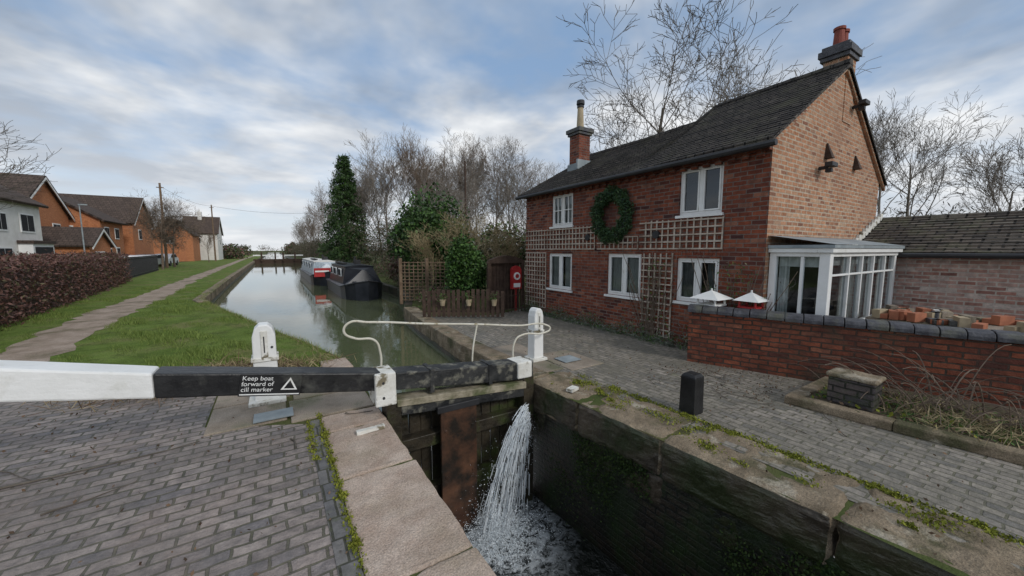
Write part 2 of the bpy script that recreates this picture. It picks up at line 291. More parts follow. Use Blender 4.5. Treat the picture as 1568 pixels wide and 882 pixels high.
while y<4.4:
    L=random.choice((1.0,1.35,1.6,1.15)); y2=min(y+L,4.4); a=rx(y);b_=rx(y2)
    j=random.uniform(-.03,.02); zt=.015+random.uniform(-.006,.01)
    bb.hexa([(a+j,y,-.40),(a+.72,y,-.40),(b_+.72,y2-.012,-.40),(b_+j,y2-.012,-.40),(a+j,y,zt),(a+.72,y,zt),(b_+.72,y2-.012,zt),(b_+j,y2-.012,zt)]); y=y2
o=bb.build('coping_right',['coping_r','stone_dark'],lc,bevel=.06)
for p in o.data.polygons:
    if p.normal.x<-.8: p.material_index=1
worn(o,.065,4,.06)
bb=B(); y=-5
while y<4.2:
    L=random.uniform(.5,1.3); y2=min(y+L,4.25); bb.box((rx(y)-.0+random.uniform(-.01,.03),y,-.74),(rx(y)+.2,y2-.012,-.41)); y=y2
worn(bb.build('wall_course',['stone_dark'],lc,bevel=.04),.07,4,.06)
B().face([(.9,-30,-1.75),(3.6,-30,-1.75),(3.6,4.4,-1.75),(.9,4.4,-1.75)]).build('water_surface',['lwater'],lc)
B().face([(.9,-8,-3),(3.6,-8,-3),(3.6,-8,0),(.9,-8,0)]).build('lower_gate_wall',['lockwall'],lc)
n=20000; yy=rng.uniform(-.8,4.2,n); zz=-.35-np.abs(rng.normal(0,.5,n)); k=(np.sin(yy*3.1+zz*2)+np.sin(yy*7.3-zz*5)*.6+rng.normal(0,.35,n))>.3; yy,zz=yy[k],zz[k]
P=np.stack([3.055+(4.3-yy)*.055-.0+rng.uniform(-.01,.03,len(yy)),yy,zz],1); cards('wall_algae',P,.013,['algae'],lc)
def line_pts(a,b_,n,s): 
    t=rng.uniform(0,1,n)[:,None]; t=t+0.03*np.sin(t*40); return np.array(a)+(np.array(b_)-np.array(a))*t+rng.normal(size=(n,3))*np.array([s,.02,.004])
# moss cushions scattered on right coping
mc=[]
for i in range(46):
    yc=rng.uniform(-.5,4.1); xc=3.06+(4.3-yc)*.055+rng.choice([rng.uniform(.45,.75),rng.uniform(.04,.7)]); k=int(rng.uniform(25,110)); s_=rng.uniform(.015,.06); mc.append(np.stack([rng.normal(xc,s_,k),rng.normal(yc,s_*1.8,k),.03+rng.uniform(-.01,.012,k)],1))
P=np.concatenate([line_pts((.345,1.0,.02),(.345,4.6,.02),2000,.018),line_pts((.23,3.6,.015),(.23,4.55,.015),400,.02),line_pts((4.0,.0,.014),(3.84,3.4,.014),3800,.03),line_pts((3.55,2.2,.03),(3.9,2.0,.02),200,.05)]+mc)
cards('moss_seams',P,.012,['moss'],up=.5)
pm=empty('painted_lock_marks'); bb=B(); bb.box((.62,3.90,.02),(.90,3.955,.056),rz=.05); bb.box((3.22,3.6,.02),(3.38,3.70,.058),rz=.3); worn(bb.build('marks',['white_old'],pm),.014,3)
# ------------------------------------------------------------ canal
B().face([(-4,4.5,-.4),(7,4.5,-.4),(7,330,-.4),(-4,330,-.4)]).build('canal_water',['water'])
cb=empty('canal_bank_walls')
bb=B()
for L in (LB,RB):
    for (x0,y0),(x1,y1) in zip(L[:-1],L[1:]): bb.face([(x0,y0,-1),(x1,y1,-1),(x1,y1,0),(x0,y0,0)])
bb.build('bank_faces',['stone_dark'],cb)
def edging(name,L,side,wd,mat,seg=.9,zt=.05,zb=-.3,wn=.02):
    bb=B()
    for (x0,y0),(x1,y1) in zip(L[:-1],L[1:]):
        d=math.hypot(x1-x0,y1-y0); k=max(1,int(d/seg)); nx,ny=(y1-y0)/d*side,-(x1-x0)/d*side
        for i in range(k):
            a=i/k; b_=(i+1)/k-.012/d; A=(x0+(x1-x0)*a,y0+(y1-y0)*a); C=(x0+(x1-x0)*b_,y0+(y1-y0)*b_); j=random.uniform(-.012,.012)
            q=[(A[0]-nx*.02,A[1]-ny*.02),(A[0]+nx*wd,A[1]+ny*wd),(C[0]+nx*wd,C[1]+ny*wd),(C[0]-nx*.02,C[1]-ny*.02)]
            if side<0: q=q[::-1]
            bb.hexa([(x,y,zb) for x,y in q]+[(x,y,zt+j) for x,y in q])
    o=fixn(bb.build(name,[mat],cb,bevel=.02))
    if wn: worn(o,wn,3)
edging('stone_edge_right',RB[:4],1,.38,'coping_r',wn=.04); edging('stone_edge_right_far',RB[3:7],1,.25,'stone_dark',1.5,.02,wn=0)
edging('concrete_edge_left',[(-2.1,17.4)]+LB[5:8],-1,.3,'coping_r',2,.06,wn=0); edging('stone_edge_left',LB[:2],-1,.4,'coping')
dl=empty('distant_lock_gates'); bb=B()
bb.box((-2.9,78,-.5),(4.5,78.4,.35)); bb.box((-2.9,77.6,.9),(-.2,77.9,1.1),1); bb.box((1.2,77.6,.9),(4.6,77.9,1.1),1)
for x in (-1.8,0.2,1.4,3.2): bb.box((x,77.5,0),(x+.25,77.7,1.5))
bb.build('gates',['wood_dark','white'],dl)
# ------------------------------------------------------------ lock gate
lg=empty('lock_gate'); Y0,Y1=4.16,4.42
st=[(-3.2,1.40,1.08),(-1.73,1.08,.79),(-.905,.875,.655),(.85,.55,.33),(1.1,.515,.31),(3.02,.33,.08)]
def beamseg(a,b_,mi,bb):
    bb.hexa([(a[0],Y0,a[2]),(b_[0],Y0,b_[2]),(b_[0],Y1,b_[2]),(a[0],Y1,a[2]),(a[0],Y0,a[1]),(b_[0],Y0,b_[1]),(b_[0],Y1,b_[1]),(a[0],Y1,a[1])],mi)
bb=B(); beamseg(st[0],st[2],0,bb); worn(bb.build('white_beam_end',['white'],lg,bevel=.018),.010,4)
bb=B(); beamseg((st[2][0]+.003,st[2][1]-.002,st[2][2]+.002),st[4],0,bb); worn(bb.build('balance_beam',['black'],lg,bevel=.015),.010,4)
bb=B(); beamseg((1.103,.515,.31),st[5],0,bb); worn(bb.build('gate_top_beam',['black_old'],lg,bevel=.015),.014,4)
bb=B(); bb.box((1.5,Y0-.010,.2),(1.55,Y1+.010,.486)); bb.box((2.3,Y0-.010,.14),(2.35,Y1+.010,.410)); bb.build('iron_straps',['black_old'],lg)
bb=B(); bb.box((.86,Y0-.05,.17),(1.09,Y1+.03,.545)); bb.box((.93,Y0-.06,.42),(.965,Y0-.02,.46),1); bb.box((.93,Y0-.06,.25),(.965,Y0-.02,.29),1)
bb.box((2.74,Y0-.03,.13),(2.98,Y1+.02,.36)); worn(bb.build('white_post_bands',['white_old','metal'],lg,bevel=.02),.01,3)
bb=B(); bb.box((.99,Y0+.0,-1.8),(1.15,Y1,.169)); bb.box((2.86,Y0,-1.8),(3.03,Y1,.129))
bb.box((1.15,Y0+.05,-.5),(2.86,Y0+.2,-.34)); bb.box((1.15,Y0+.05,-1.2),(2.86,Y0+.2,-1.04))
for i in range(12):
    x=1.15+i*.1425; bb.box((x+.003,Y0+.2,-1.8),(x+.139,Y0+.25,-.02))
worn(bb.build('gate_frame',['wood_wet'],lg,bevel=.01),.02,3)
bb=B(); bb.hexa([(1.1,Y0-.03,.12),(2.88,Y0-.03,-.02),(2.88,Y0+.22,-.02),(1.1,Y0+.22,.12),(1.1,Y0-.03,.20),(2.88,Y0-.03,.075),(2.88,Y0+.22,.075),(1.1,Y0+.22,.20)]); worn(bb.build('walk_plank',['plank'],lg,bevel=.008),.014,4)
bb=B(); bb.hexa([(1.15,Y0,.0),(2.86,Y0,-.14),(2.86,Y0+.15,-.14),(1.15,Y0+.15,.0),(1.15,Y0,.115),(2.86,Y0,-.03),(2.86,Y0+.15,-.03),(1.15,Y0+.15,.115)]); bb.build('top_rail',['black_old'],lg,bevel=.008)
bb=B(); bb.box((1.6,Y0-.07,-1.8),(2.08,Y0-.03,-.01)); bb.box((1.56,Y0-.075,-.06),(2.12,Y0-.025,.02),1)
for z in (-.3,-.9,-1.5):
    for x in (1.66,2.02): bb.tube((x,Y0-.08,z),(x,Y0-.06,z),.018,.018,8,0,True)
bb.build('paddle_plate',['rust','metal'],lg,bevel=.006)
bb=B(); bb.hexa([(1.1,4.5,.25),(3.0,4.5,.05),(3.0,4.85,.05),(1.1,4.85,.25),(1.1,4.5,.29),(3.0,4.5,.09),(3.0,4.85,.09),(1.1,4.85,.29)]); bb.build('footboard',['plank'],lg)
yr=4.8
curve('handrail',[(1.08,yr,.3),(1.08,yr,.62),(1.02,yr,.77),(.78,yr,.83),(.67,yr,.92),(.72,yr,1.02),(.95,yr,1.01),(1.7,yr,.91),(2.46,yr,.82),(3.2,yr,.72),(3.74,yr,.67),(3.82,yr,.60),(3.72,yr,.55),(3.25,yr,.56),(3.14,yr,.50),(3.08,yr,.10)],.0145,'cream',lg)
curve('stanchion',[(2.35,yr-.05,.15),(2.38,yr-.02,.45),(2.46,yr,.81)],.013,'cream',lg)
bb=B(); bb.box((-.33,Y0-.026,.515),(.17,Y0-.012,.725)); R=Matrix.Translation((-.08,4.1,.62))@Matrix.Rotation(math.radians(10.5),4,'Y')@Matrix.Translation((.08,-4.1,-.62))
bb.V=[R@v for v in bb.V]
bb.build('warning_sign_panel',['black'],lg,bevel=.004)
def text(s,x,z,size,mat='white'):
    cu=bpy.data.curves.new('sign_text','FONT'); cu.body=s; cu.size=size; cu.extrude=.001; cu.materials.append(M[mat]); o=bpy.data.objects.new('sign_text',cu); S.collection.objects.link(o)
    p=R@Vector((x,Y0-.029,z)); o.location=p; o.rotation_euler=(math.radians(90),math.radians(10.5),0); o.parent=lg
text('Keep boat',-.315,.667,.058); text('forward of',-.315,.614,.058); text('cill marker',-.315,.561,.058)
bb=B(); bb.prism([(.0,.575),(.14,.575),(.07,.695)],'y',Y0-.031,Y0-.027); bb.prism([(.025,.588),(.115,.588),(.07,.668)],'y',Y0-.034,Y0-.0315,1); bb.box((-.32,Y0-.030,.528),(.16,Y0-.027,.538))
bb.V=[R@v for v in bb.V]
bb.build('sign_symbol',['white','black'],lg)
def paddle_post(loc,w_,d_,h_,name='paddle_gear_post'):
    e=empty(name,(loc[0],loc[1],0)); x,y=loc; bb=B()
    prof=[(-w_*.5,0),(w_*.5,0),(w_*.46,h_*.86),(w_*.36,h_*.95),(w_*.18,h_),(-w_*.18,h_),(-w_*.36,h_*.95),(-w_*.46,h_*.86)]
    bb.prism([(x+a,b_) for a,b_ in prof],'y',y-d_/2,y+d_/2); fixn(bb.build('body',['white'],e,bevel=.015))
    bb=B(); bb.box((x-w_*.75,y-d_*.75,.02),(x+w_*.75,y+d_*.75,.07)); bb.box((x-w_*.55,y-d_*.58,h_*.55),(x+w_*.55,y+d_*.58,h_*.6)); bb.box((x-w_*.14,y-d_*.56,h_*.6),(x+w_*.14,y-d_*.45,h_*.93)); bb.build('base_and_band',['white_old'],e,bevel=.01)
    bb=B(); bb.box((x-.006,y-d_*.56-.004,h_*.66),(x+.006,y-d_*.56+.01,h_*.86)); bb.tube((x+w_*.3,y-d_/2-.01,h_*.72),(x+w_*.3,y-d_/2+.01,h_*.72),.014,.014,8,0,True)
    bb.build('rack_and_spindle',['metal'],e); return e
paddle_post((-.15,5.47),.26,.24,1.0)
paddle_post((3.73,5.08),.2,.2,.92)
# ------------------------------------------------------------ waterfall
wf=empty('gate_leak_waterfall'); bb=B()
for i in range(760):
    u=random.random()**.8
    s0=Vector((2.95-.06*u,4.1+random.uniform(-.02,.02),-.24-.30*(1-u)+random.gauss(0,.035))); v=Vector((-.35-1.5*u+random.gauss(0,.10),-.15-.45*u+random.gauss(0,.10),-.05+random.gauss(0,.1)))
    t0=random.uniform(0,.45); t1=t0+random.uniform(.02,.09); p=None; r=random.uniform(.0015,.0055)*(1+1.6*t0)
    for k in range(4):
        t=t0+(t1-t0)*k/3; q=s0+v*t+Vector((0,0,-4.905*t*t*1.15))
        if q.z<-1.74: break
        if p is not None: bb.tube(p,q,r,r*.8,3)
        p=q
for i in range(1700):
    a=random.uniform(0,6.28); rr=abs(random.gauss(0,.28)); p=Vector((2.2+rr*math.cos(a)*1.1,3.85+rr*math.sin(a)*.8,-1.74))
    v=Vector((math.cos(a)*random.uniform(.1,1.1),math.sin(a)*random.uniform(.1,.8)-.3,random.uniform(.6,3.1)*math.exp(-rr*1.3))); t0=random.uniform(0,.3); t1=t0+.025
    q0=p+v*t0+Vector((0,0,-4.9*t0*t0)); q1=p+v*t1+Vector((0,0,-4.9*t1*t1))
    if min(q0.z,q1.z)>-1.75 and max(q0.x,q1.x)<3.0 and max(q0.y,q1.y)<4.05: bb.tube(q0,q1,random.uniform(.002,.006),.002,3)
bb.build('falling_streaks',['foam'],wf,smooth=True)
n=13000; ang=rng.uniform(0,6.28,n); rad=np.abs(rng.normal(0,.30,n))
P=np.stack([2.15+rad*np.cos(ang)*1.15,3.82+rad*np.sin(ang)*.9,-1.745+rng.exponential(.22,n)*np.exp(-rad*2.4)],1); P=P[(P[:,0]<3.0)&(P[:,1]<4.05)]
# droplets breaking off the falling sheet
k=2600; u=rng.uniform(0,1,k); t=rng.uniform(.1,.5,k); Q=np.stack([2.93+(-.35-1.5*u)*t+rng.normal(0,.06,k),4.1+(-.15-.45*u)*t+rng.normal(0,.05,k),-.28-.3*(1-u)-5.6*t*t+rng.normal(0,.05,k)],1); Q=Q[(Q[:,2]>-1.74)&(Q[:,1]<4.06)&(Q[:,0]<3.0)]
cards('splash_droplets',np.concatenate([P,Q]),.005,['foam'],wf,asp=.9)
# ------------------------------------------------------------ cottage
ct=empty('brick_cottage',(9.4,6.3,0)); XF=6.75; YN,YFAR=2.9,9.72
holes=[(7.56,8.46,2.56,3.43),(3.65,4.49,2.57,3.45),(7.57,8.58,.81,1.81),(5.33,6.31,.85,1.82),(3.64,4.48,.9,1.75)]
us=sorted({YN,YFAR}|{h[0] for h in holes}|{h[1] for h in holes}); vs=sorted({0,3.62}|{h[2] for h in holes}|{h[3] for h in holes})
bb=B()
for a,b_ in zip(us[:-1],us[1:]):
    for c,d in zip(vs[:-1],vs[1:]):
        if any(h[0]<=a and b_<=h[1] and h[2]<=c and d<=h[3] for h in holes): continue
        bb.face([(XF,b_,c),(XF,a,c),(XF,a,d),(XF,b_,d)])
for y0,y1,z0,z1 in holes:
    X2=XF+.14
    bb.face([(XF,y0,z0),(X2,y0,z0),(X2,y0,z1),(XF,y0,z1)]); bb.face([(XF,y1,z0),(XF,y1,z1),(X2,y1,z1),(X2,y1,z0)])
    bb.face([(XF,y0,z0),(XF,y1,z0),(X2,y1,z0),(X2,y0,z0)]); bb.face([(XF,y0,z1),(X2,y0,z1),(X2,y1,z1),(XF,y1,z1)])
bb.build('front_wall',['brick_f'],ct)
RX,RZ,RZ2=9.4,5.43,5.13
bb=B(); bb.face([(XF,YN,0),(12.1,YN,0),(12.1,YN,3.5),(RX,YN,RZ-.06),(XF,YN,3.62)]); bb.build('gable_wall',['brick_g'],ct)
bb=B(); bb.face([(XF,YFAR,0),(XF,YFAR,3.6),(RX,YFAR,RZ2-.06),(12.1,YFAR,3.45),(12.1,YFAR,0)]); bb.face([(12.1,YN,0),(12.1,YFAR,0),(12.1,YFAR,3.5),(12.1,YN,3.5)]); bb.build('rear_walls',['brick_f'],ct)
ey=[2.8,4.0,5.3,5.85,7.5,9.85]; rz=[RZ,RZ-.01,RZ-.03,RZ2+.02,RZ2-.02,RZ2]; fz=[3.62,3.60,3.57,3.57,3.55,3.57]; bb=B()
NC=26
for i in range(5):
    a,b_=ey[i],ey[i+1]
    for k in range(NC):
        t0,t1=k/NC,(k+1)/NC
        def pt(t,j,y,dz): return (6.52+(RX-6.52)*t,y,fz[j]+(rz[j]-fz[j])*t-.04*math.sin(t*math.pi)+dz)
        A,Bq,Cq,D=pt(t0,i,a,.026),pt(t0,i+1,b_,.026),pt(t1,i+1,b_,.004),pt(t1,i,a,.004)
        bb.face([A,D,Cq,Bq][::-1])
        A2,B2=pt(t0,i,a,-.01),pt(t0,i+1,b_,-.01); bb.face([A2,A,Bq,B2])
    bb.face([(RX,a,rz[i]),(12.35,a,3.42),(12.35,b_,3.42),(RX,b_,rz[i+1])][::-1])
    bb.face([(6.52,a,fz[i]-.05),(6.52,b_,fz[i+1]-.05),(RX,b_,rz[i+1]-.06),(RX,a,rz[i]-.06)]); bb.face([(6.52,a,fz[i]-.05),(6.52,b_,fz[i+1]-.05),(6.52,b_,fz[i+1]+.0),(6.52,a,fz[i]+.0)])
bb.face([(6.52,2.8,3.57),(RX,2.8,RZ-.06),(RX,2.8,RZ),(6.52,2.8,3.62)]); bb.face([(12.35,2.8,3.36),(RX,2.8,RZ-.06),(RX,2.8,RZ),(12.35,2.8,3.42)])
bb.face([(6.52,9.85,3.52),(RX,9.85,RZ2-.06),(RX,9.85,RZ2),(6.52,9.85,3.57)])
o=bb.build('tiled_roof',['roof'],ct,swap=True)
bb=B()
for i in range(5):
    k=max(1,int((ey[i+1]-ey[i])/.3))
    for j in range(k):
        a=ey[i]+(ey[i+1]-ey[i])*j/k; b_=ey[i]+(ey[i+1]-ey[i])*(j+1)/k; za=rz[i]+(rz[i+1]-rz[i])*j/k; zb=rz[i]+(rz[i+1]-rz[i])*(j+1)/k
        bb.tube((RX,a,za-.02+random.uniform(-.008,.008)),(RX,b_-.01,zb-.02),.10,.092,8,0,True)
bb.build('ridge_tiles',['roof'],ct)
bb=B()
for (x0,z0,x1,z1) in ((6.6,3.52,RX,RZ-.12),(RX,RZ-.12,12.35,3.30)):
    bb.hexa([(x0,2.84,z0),(x1,2.84,z1),(x1,2.895,z1),(x0,2.895,z0),(x0,2.84,z0+.06),(x1,2.84,z1+.06),(x1,2.895,z1+.06),(x0,2.895,z0+.06)])
bb.build('verge',['brick_g'],ct)
bb=B(); y=3.0
while y<9.6: bb.box((XF-.06,y,3.40),(XF+.01,y+.11,3.48)); y+=.225
bb.box((XF-.09,2.905,3.482),(XF+.01,9.72,3.57)); bb.build('dentil_course',['brick_f'],ct)
bb=B(); bb.tube((6.5,2.75,3.53),(6.5,9.9,3.50),.05,.05,8,0,True); bb.build('gutter',['metal'],ct)
def window(y0,y1,z0,z1,panes,curt,hbars=0,cm='curtain',par=ct):
    e=B(); x0=XF+.045; x1=XF+.1; f=.055
    e.box((x0,y0,z0),(x1,y1,z0+f)); e.box((x0,y0,z1-f),(x1,y1,z1)); e.box((x0,y0,z0+f),(x1,y0+f,z1-f)); e.box((x0,y1-f,z0+f),(x1,y1,z1-f))
    w_=(y1-y0-2*f)/panes
    for i in range(1,panes): c=y0+f+w_*i; e.box((x0-.003,c-.035,z0+f),(x1-.002,c+.035,z1-f))
    for i in range(panes):
        a=y0+f+w_*i+(.035 if i else 0)+.002; b_=y0+f+w_*(i+1)-(.035 if i<panes-1 else 0)-.002
        s=.03; X0=x0-.012; X1=x1-.015
        e.box((X0,a,z0+f+.002),(X1,b_,z0+f+s)); e.box((X0,a,z1-f-s),(X1,b_,z1-f-.002)); e.box((X0,a,z0+f+s),(X1,a+s,z1-f-s)); e.box((X0,b_-s,z0+f+s),(X1,b_,z1-f-s))
        for k in range(hbars): zc=z0+(z1-z0)*(k+1)/(hbars+1); e.box((X0+.003,a+s,zc-.012),(X1-.003,b_-s,zc+.012))
        if hbars: yc=(a+b_)/2; e.box((X0+.004,yc-.012,z0+f+s),(X1-.004,yc+.012,z1-f-s))
    e.box((XF-.05,y0-.04,z0-.055),(x1,y1+.04,z0-.003)); e.build('window_frame',['white'],par,bevel=.004)
    B().face([(x0+.02,y1-f,z0+f),(x0+.02,y0+f,z0+f),(x0+.02,y0+f,z1-f),(x0+.02,y1-f,z1-f)]).build('window_glass',['glass'],par)
    c=B(); n=36
    for (s0,s1) in curt:
        for i in range(n):
            a=y0+(y1-y0)*(s0+(s1-s0)*i/n); b_=y0+(y1-y0)*(s0+(s1-s0)*(i+1)/n); xa=XF+.135+.018*math.sin(i*1.3); xb=XF+.135+.018*math.sin((i+1)*1.3)
            c.face([(xb,b_,z0),(xa,a,z0),(xa,a,z1),(xb,b_,z1)])
    if curt: c.build('curtain',[cm],par)
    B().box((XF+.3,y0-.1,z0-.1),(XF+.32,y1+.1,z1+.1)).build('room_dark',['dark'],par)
window(*holes[0],2,[(0,1)],1); window(*holes[1],2,[(.0,.14),(.52,.6),(.93,1)]); window(*holes[2],2,[(0,.42),(.55,1)]); window(*holes[3],2,[(0,.46),(.54,.96)]); window(*holes[4],2,[(0,.34),(.60,1)],cm='curtain_d')
bb=B()
for h in holes[2:]:
    k=int((h[1]-h[0]+.2)/.075)
    for i in range(k): a=h[0]-.1+i*.075; zz=h[3]+.01+.05*math.sin(math.pi*(i+.5)/k); bb.box((XF-.008,a+.004,zz),(XF+.02,a+.071,zz+.2))
bb.build('soldier_arches',['brick_f'],ct)
tr=empty('wall_trellis',(XF,6,0)); bb=B()
def trell(y0,y1,z0,z1,sp=.135):
    y=y0
    while y<=y1+.001: bb.box((XF-.035,y-.013+random.uniform(-.006,.006),z0),(XF-.02,y+.013,z1+random.uniform(-.02,.02))); y+=sp
    z=z0
    while z<=z1+.001: bb.box((XF-.048,y0-.02,z-.013),(XF-.035,y1+.02,z+.013)); z+=sp
trell(3.6,5.35,1.93,2.5); trell(6.72,9.68,1.93,2.5); trell(5.42,6.6,1.93,2.2); trell(8.68,9.68,.2,1.83); trell(4.56,5.26,.12,1.83)
bb.build('laths',['wood_pale'],tr)
wr=empty('green_wreath',(XF-.1,6.12,2.7)); n=6500; t=rng.uniform(0,6.283,n); ph=rng.uniform(0,6.283,n); rr=.15*np.sqrt(rng.uniform(.2,1.2,n))*(1+.22*np.sin(t*9)+.12*np.sin(t*23))
P=np.stack([XF-.13+rr*np.sin(ph)*.8,6.12+(.45+rr*np.cos(ph))*np.cos(t),2.70+(.49+rr*np.cos(ph))*np.sin(t)],1); cards('foliage_ring',P,.036,['leaf_w','leaf_d'],wr,rng.integers(0,2,n),asp=.3)
curve('wire_hoop',[(XF-.13,6.12+.45*math.cos(a),2.7+.49*math.sin(a)) for a in [i*math.pi/6 for i in range(13)]],.05,'metal',wr)
bb=B()
for y,z in ((6.95,2.22),(4.95,2.22)): bb.tube((XF-.07,y,z),(XF-.01,y,z),.08,.08,14,0,True)
bb.build('tie_plates',['metal'],ct)
bb=B()
for x,z in ((8.86,3.74),(10.38,3.71)):
    bb.hexa([(x-.08,2.78,z-.13),(x+.08,2.78,z-.13),(x+.08,2.9,z-.13),(x-.08,2.9,z-.13),(x-.02,2.88,z+.15),(x+.02,2.88,z+.15),(x+.02,2.9,z+.15),(x-.02,2.9,z+.15)])
bb.build('gable_vents',['wood_dark'],ct)
for x,z in ((8.59,3.43),(9.98,4.78)):
    bb=B(); bb.box((x-.13,2.66,z-.03),(x+.13,2.78,z+.05)); bb.box((x-.03,2.76,z-.06),(x+.03,2.9,z)); bb.box((x-.03,2.7,z-.12),(x+.05,2.8,z-.05)); bb.build('flood_lamp',['metal'],ct,bevel=.01)
bb=B(); bb.box((9.5,2.885,4.4),(9.93,3.28,5.62)); bb.box((9.45,2.85,5.62),(9.98,3.32,5.70),1); bb.box((9.42,2.82,5.70),(10.01,3.35,5.82),1); bb.box((9.47,2.87,5.82),(9.96,3.31,5.90),1)
bb.build('chimney_stack',['brick_g','blue_cop'],ct,bevel=.008)
bb=B()
for x in (9.64,9.84): bb.tube((x,3.1,5.89),(x,3.1,6.2),.095,.08,14,0,True); bb.tube((x,3.1,6.2),(x,3.1,6.25),.10,.10,14,0,True)
bb.build('chimney_pots',['potred'],ct)
bb=B(); bb.box((8.22,8.97,4.3),(8.68,9.42,5.5)); bb.box((8.17,8.92,5.5),(8.73,9.47,5.58),1); bb.box((8.13,8.88,5.58),(8.77,9.51,5.70),1)
bb.build('far_chimney_stack',['brick_f','blue_cop'],ct,bevel=.01)
bb=B(); bb.tube((8.46,9.2,5.7),(8.46,9.2,6.38),.12,.09,14,0,True); bb.tube((8.46,9.2,6.38),(8.46,9.2,6.44),.11,.11,12,1,True); bb.tube((8.46,9.2,6.48),(8.46,9.2,6.6),.13,.12,12,1,True); bb.tube((8.46,9.2,6.42),(8.46,9.2,6.5),.07,.07,8,1)
bb.build('far_chimney_pot',['pot_b','metal'],ct)
bb=B(); bb.box((8.10,8.90,4.42),(8.74,8.96,4.72)); bb.box((8.17,8.93,4.3),(8.215,9.45,4.62)); bb.build('chimney_flashing',['lead'],ct)
# porch
po=empty('glazed_porch',(8.5,2.5,0)); PX0,PX1,PY0=6.86,10.35,2.1; bb=B()
bb.box((PX0,PY0,0),(PX1,PY0+.1,.62)); bb.box((PX0,PY0+.1,0),(PX0+.1,2.89,.62)); bb.build('plinth',['brick_o'],po)
bb=B()
bb.box((PX0,PY0-.01,.622),(PX0+.13,PY0+.12,1.86)); bb.box((PX0+.002,2.79,.622),(PX0+.1,2.885,1.86))
for i,x in enumerate([7.75,8.35,8.95,9.6,10.2]): wv=.12 if i==4 else .045; bb.box((x,PY0+.01,.69),(x+wv,PY0+.07,1.80))
bb.box((PX0+.13,PY0,.622),(PX1,PY0+.1,.69)); bb.box((PX0+.13,PY0,1.80),(PX1,PY0+.1,1.86)); bb.box((PX0,PY0+.12,.622),(PX0+.1,2.79,.69)); bb.box((PX0,PY0+.12,1.80),(PX0+.1,2.79,1.86))
bb.box((PX0+.01,2.42,.69),(PX0+.08,2.46,1.8)); bb.box((PX0+.14,PY0+.015,1.5),(PX1-.15,PY0+.06,1.53))
bb.box((PX0-.04,PY0-.05,1.862),(PX1+.05,PY0+.14,1.93)); bb.box((PX0-.04,PY0+.141,1.862),(PX0+.12,2.895,1.93)); bb.build('white_frames',['white'],po,bevel=.006)
bb=B(); bb.box((PX0-.06,PY0-.07,1.932),(PX1+.06,PY0+.0,1.98)); bb.box((PX0-.06,PY0+.002,1.932),(PX0+.02,2.895,1.98)); bb.face([(PX0-.07,PY0-.08,1.985),(PX1+.08,PY0-.08,1.985),(PX1+.08,2.89,2.14),(PX0-.07,2.89,2.14)]); o=bb.build('lead_roof',['lead'],po)
bb=B(); bb.face([(PX0+.05,PY0+.05,.69),(PX1,PY0+.05,.69),(PX1,PY0+.05,1.8),(PX0+.05,PY0+.05,1.8)]); bb.face([(PX0+.05,PY0+.1,.69),(PX0+.05,2.79,.69),(PX0+.05,2.79,1.8),(PX0+.05,PY0+.1,1.8)]); bb.build('glazing',['glass'],po)
bb=B()
def drape(p,q,z0,z1,n=14,a=.02):
    p=Vector(p);q=Vector(q);d=(q-p).normalized();nn=Vector((-d.y,d.x,0))
    for i in range(n):
        A=p+(q-p)*(i/n)+nn*a*math.sin(i*1.7);C=p+(q-p)*((i+1)/n)+nn*a*math.sin((i+1)*1.7); bb.face([(A.x,A.y,z0),(C.x,C.y,z0),(C.x,C.y,z1),(A.x,A.y,z1)])
for x,wv in ((7.02,.34),(7.8,.35),(8.15,.25),(8.6,.35),(9.1,.3),(9.7,.45)): drape((x,PY0+.13,0),(x+wv,PY0+.13,0),.7,1.8)
drape((PX0+.14,2.12,0),(PX0+.14,2.27,0),.7,1.8); drape((PX0+.14,2.64,0),(PX0+.14,2.8,0),.7,1.8); drape((PX0+.12,2.15,0),(PX0+.12,2.78,0),1.64,1.8,20,.012); drape((7.0,PY0+.12,0),(10.2,PY0+.12,0),1.66,1.8,70,.012)
bb.build('lace_curtains',['curtain'],po)
bb=B(); bb.box((PX0+.3,2.86,.3),(PX1-.1,2.885,1.8)); bb.build('inner_wall',['dark'],po)
ob=empty('brick_outbuilding',(12,0,0)); bb=B()
bb.box((10.6,-5,0),(14.2,2.88,1.86)); bb.build('walls',['brick_o'],ob)
bb=B(); NC2=13
for k in range(NC2):
    t0,t1=k/NC2,(k+1)/NC2; x0,x1=10.42+1.98*t0,10.42+1.98*t1; z0,z1=1.84+.78*t0,1.84+.78*t1
    bb.face([(x0,-5.1,z0+.028),(x1,-5.1,z1+.004),(x1,2.88,z1+.004),(x0,2.88,z0+.028)]); bb.face([(x0,-5.1,z0-.01),(x0,-5.1,z0+.028),(x0,2.88,z0+.028),(x0,2.88,z0-.01)])
bb.face([(12.4,-5.1,2.62),(12.4,2.88,2.62),(14.4,2.88,1.8),(14.4,-5.1,1.8)]); bb.tube((12.4,-5.1,2.6),(12.4,2.88,2.6),.08,.08,8)
o=bb.build('roof',['roof_o'],ob,swap=True)
bb=B()
for i in range(10): x=10.5+i*.19; z=1.93+i*.075; bb.box((x,2.84,z),(x+.19,2.895,z+.16))
bb.build('stepped_flashing',['white_old'],ob)
bb=B(); bb.tube((10.38,-5.1,1.80),(10.38,2.85,1.80),.045,.045,8); bb.build('gutter',['metal'],ob)
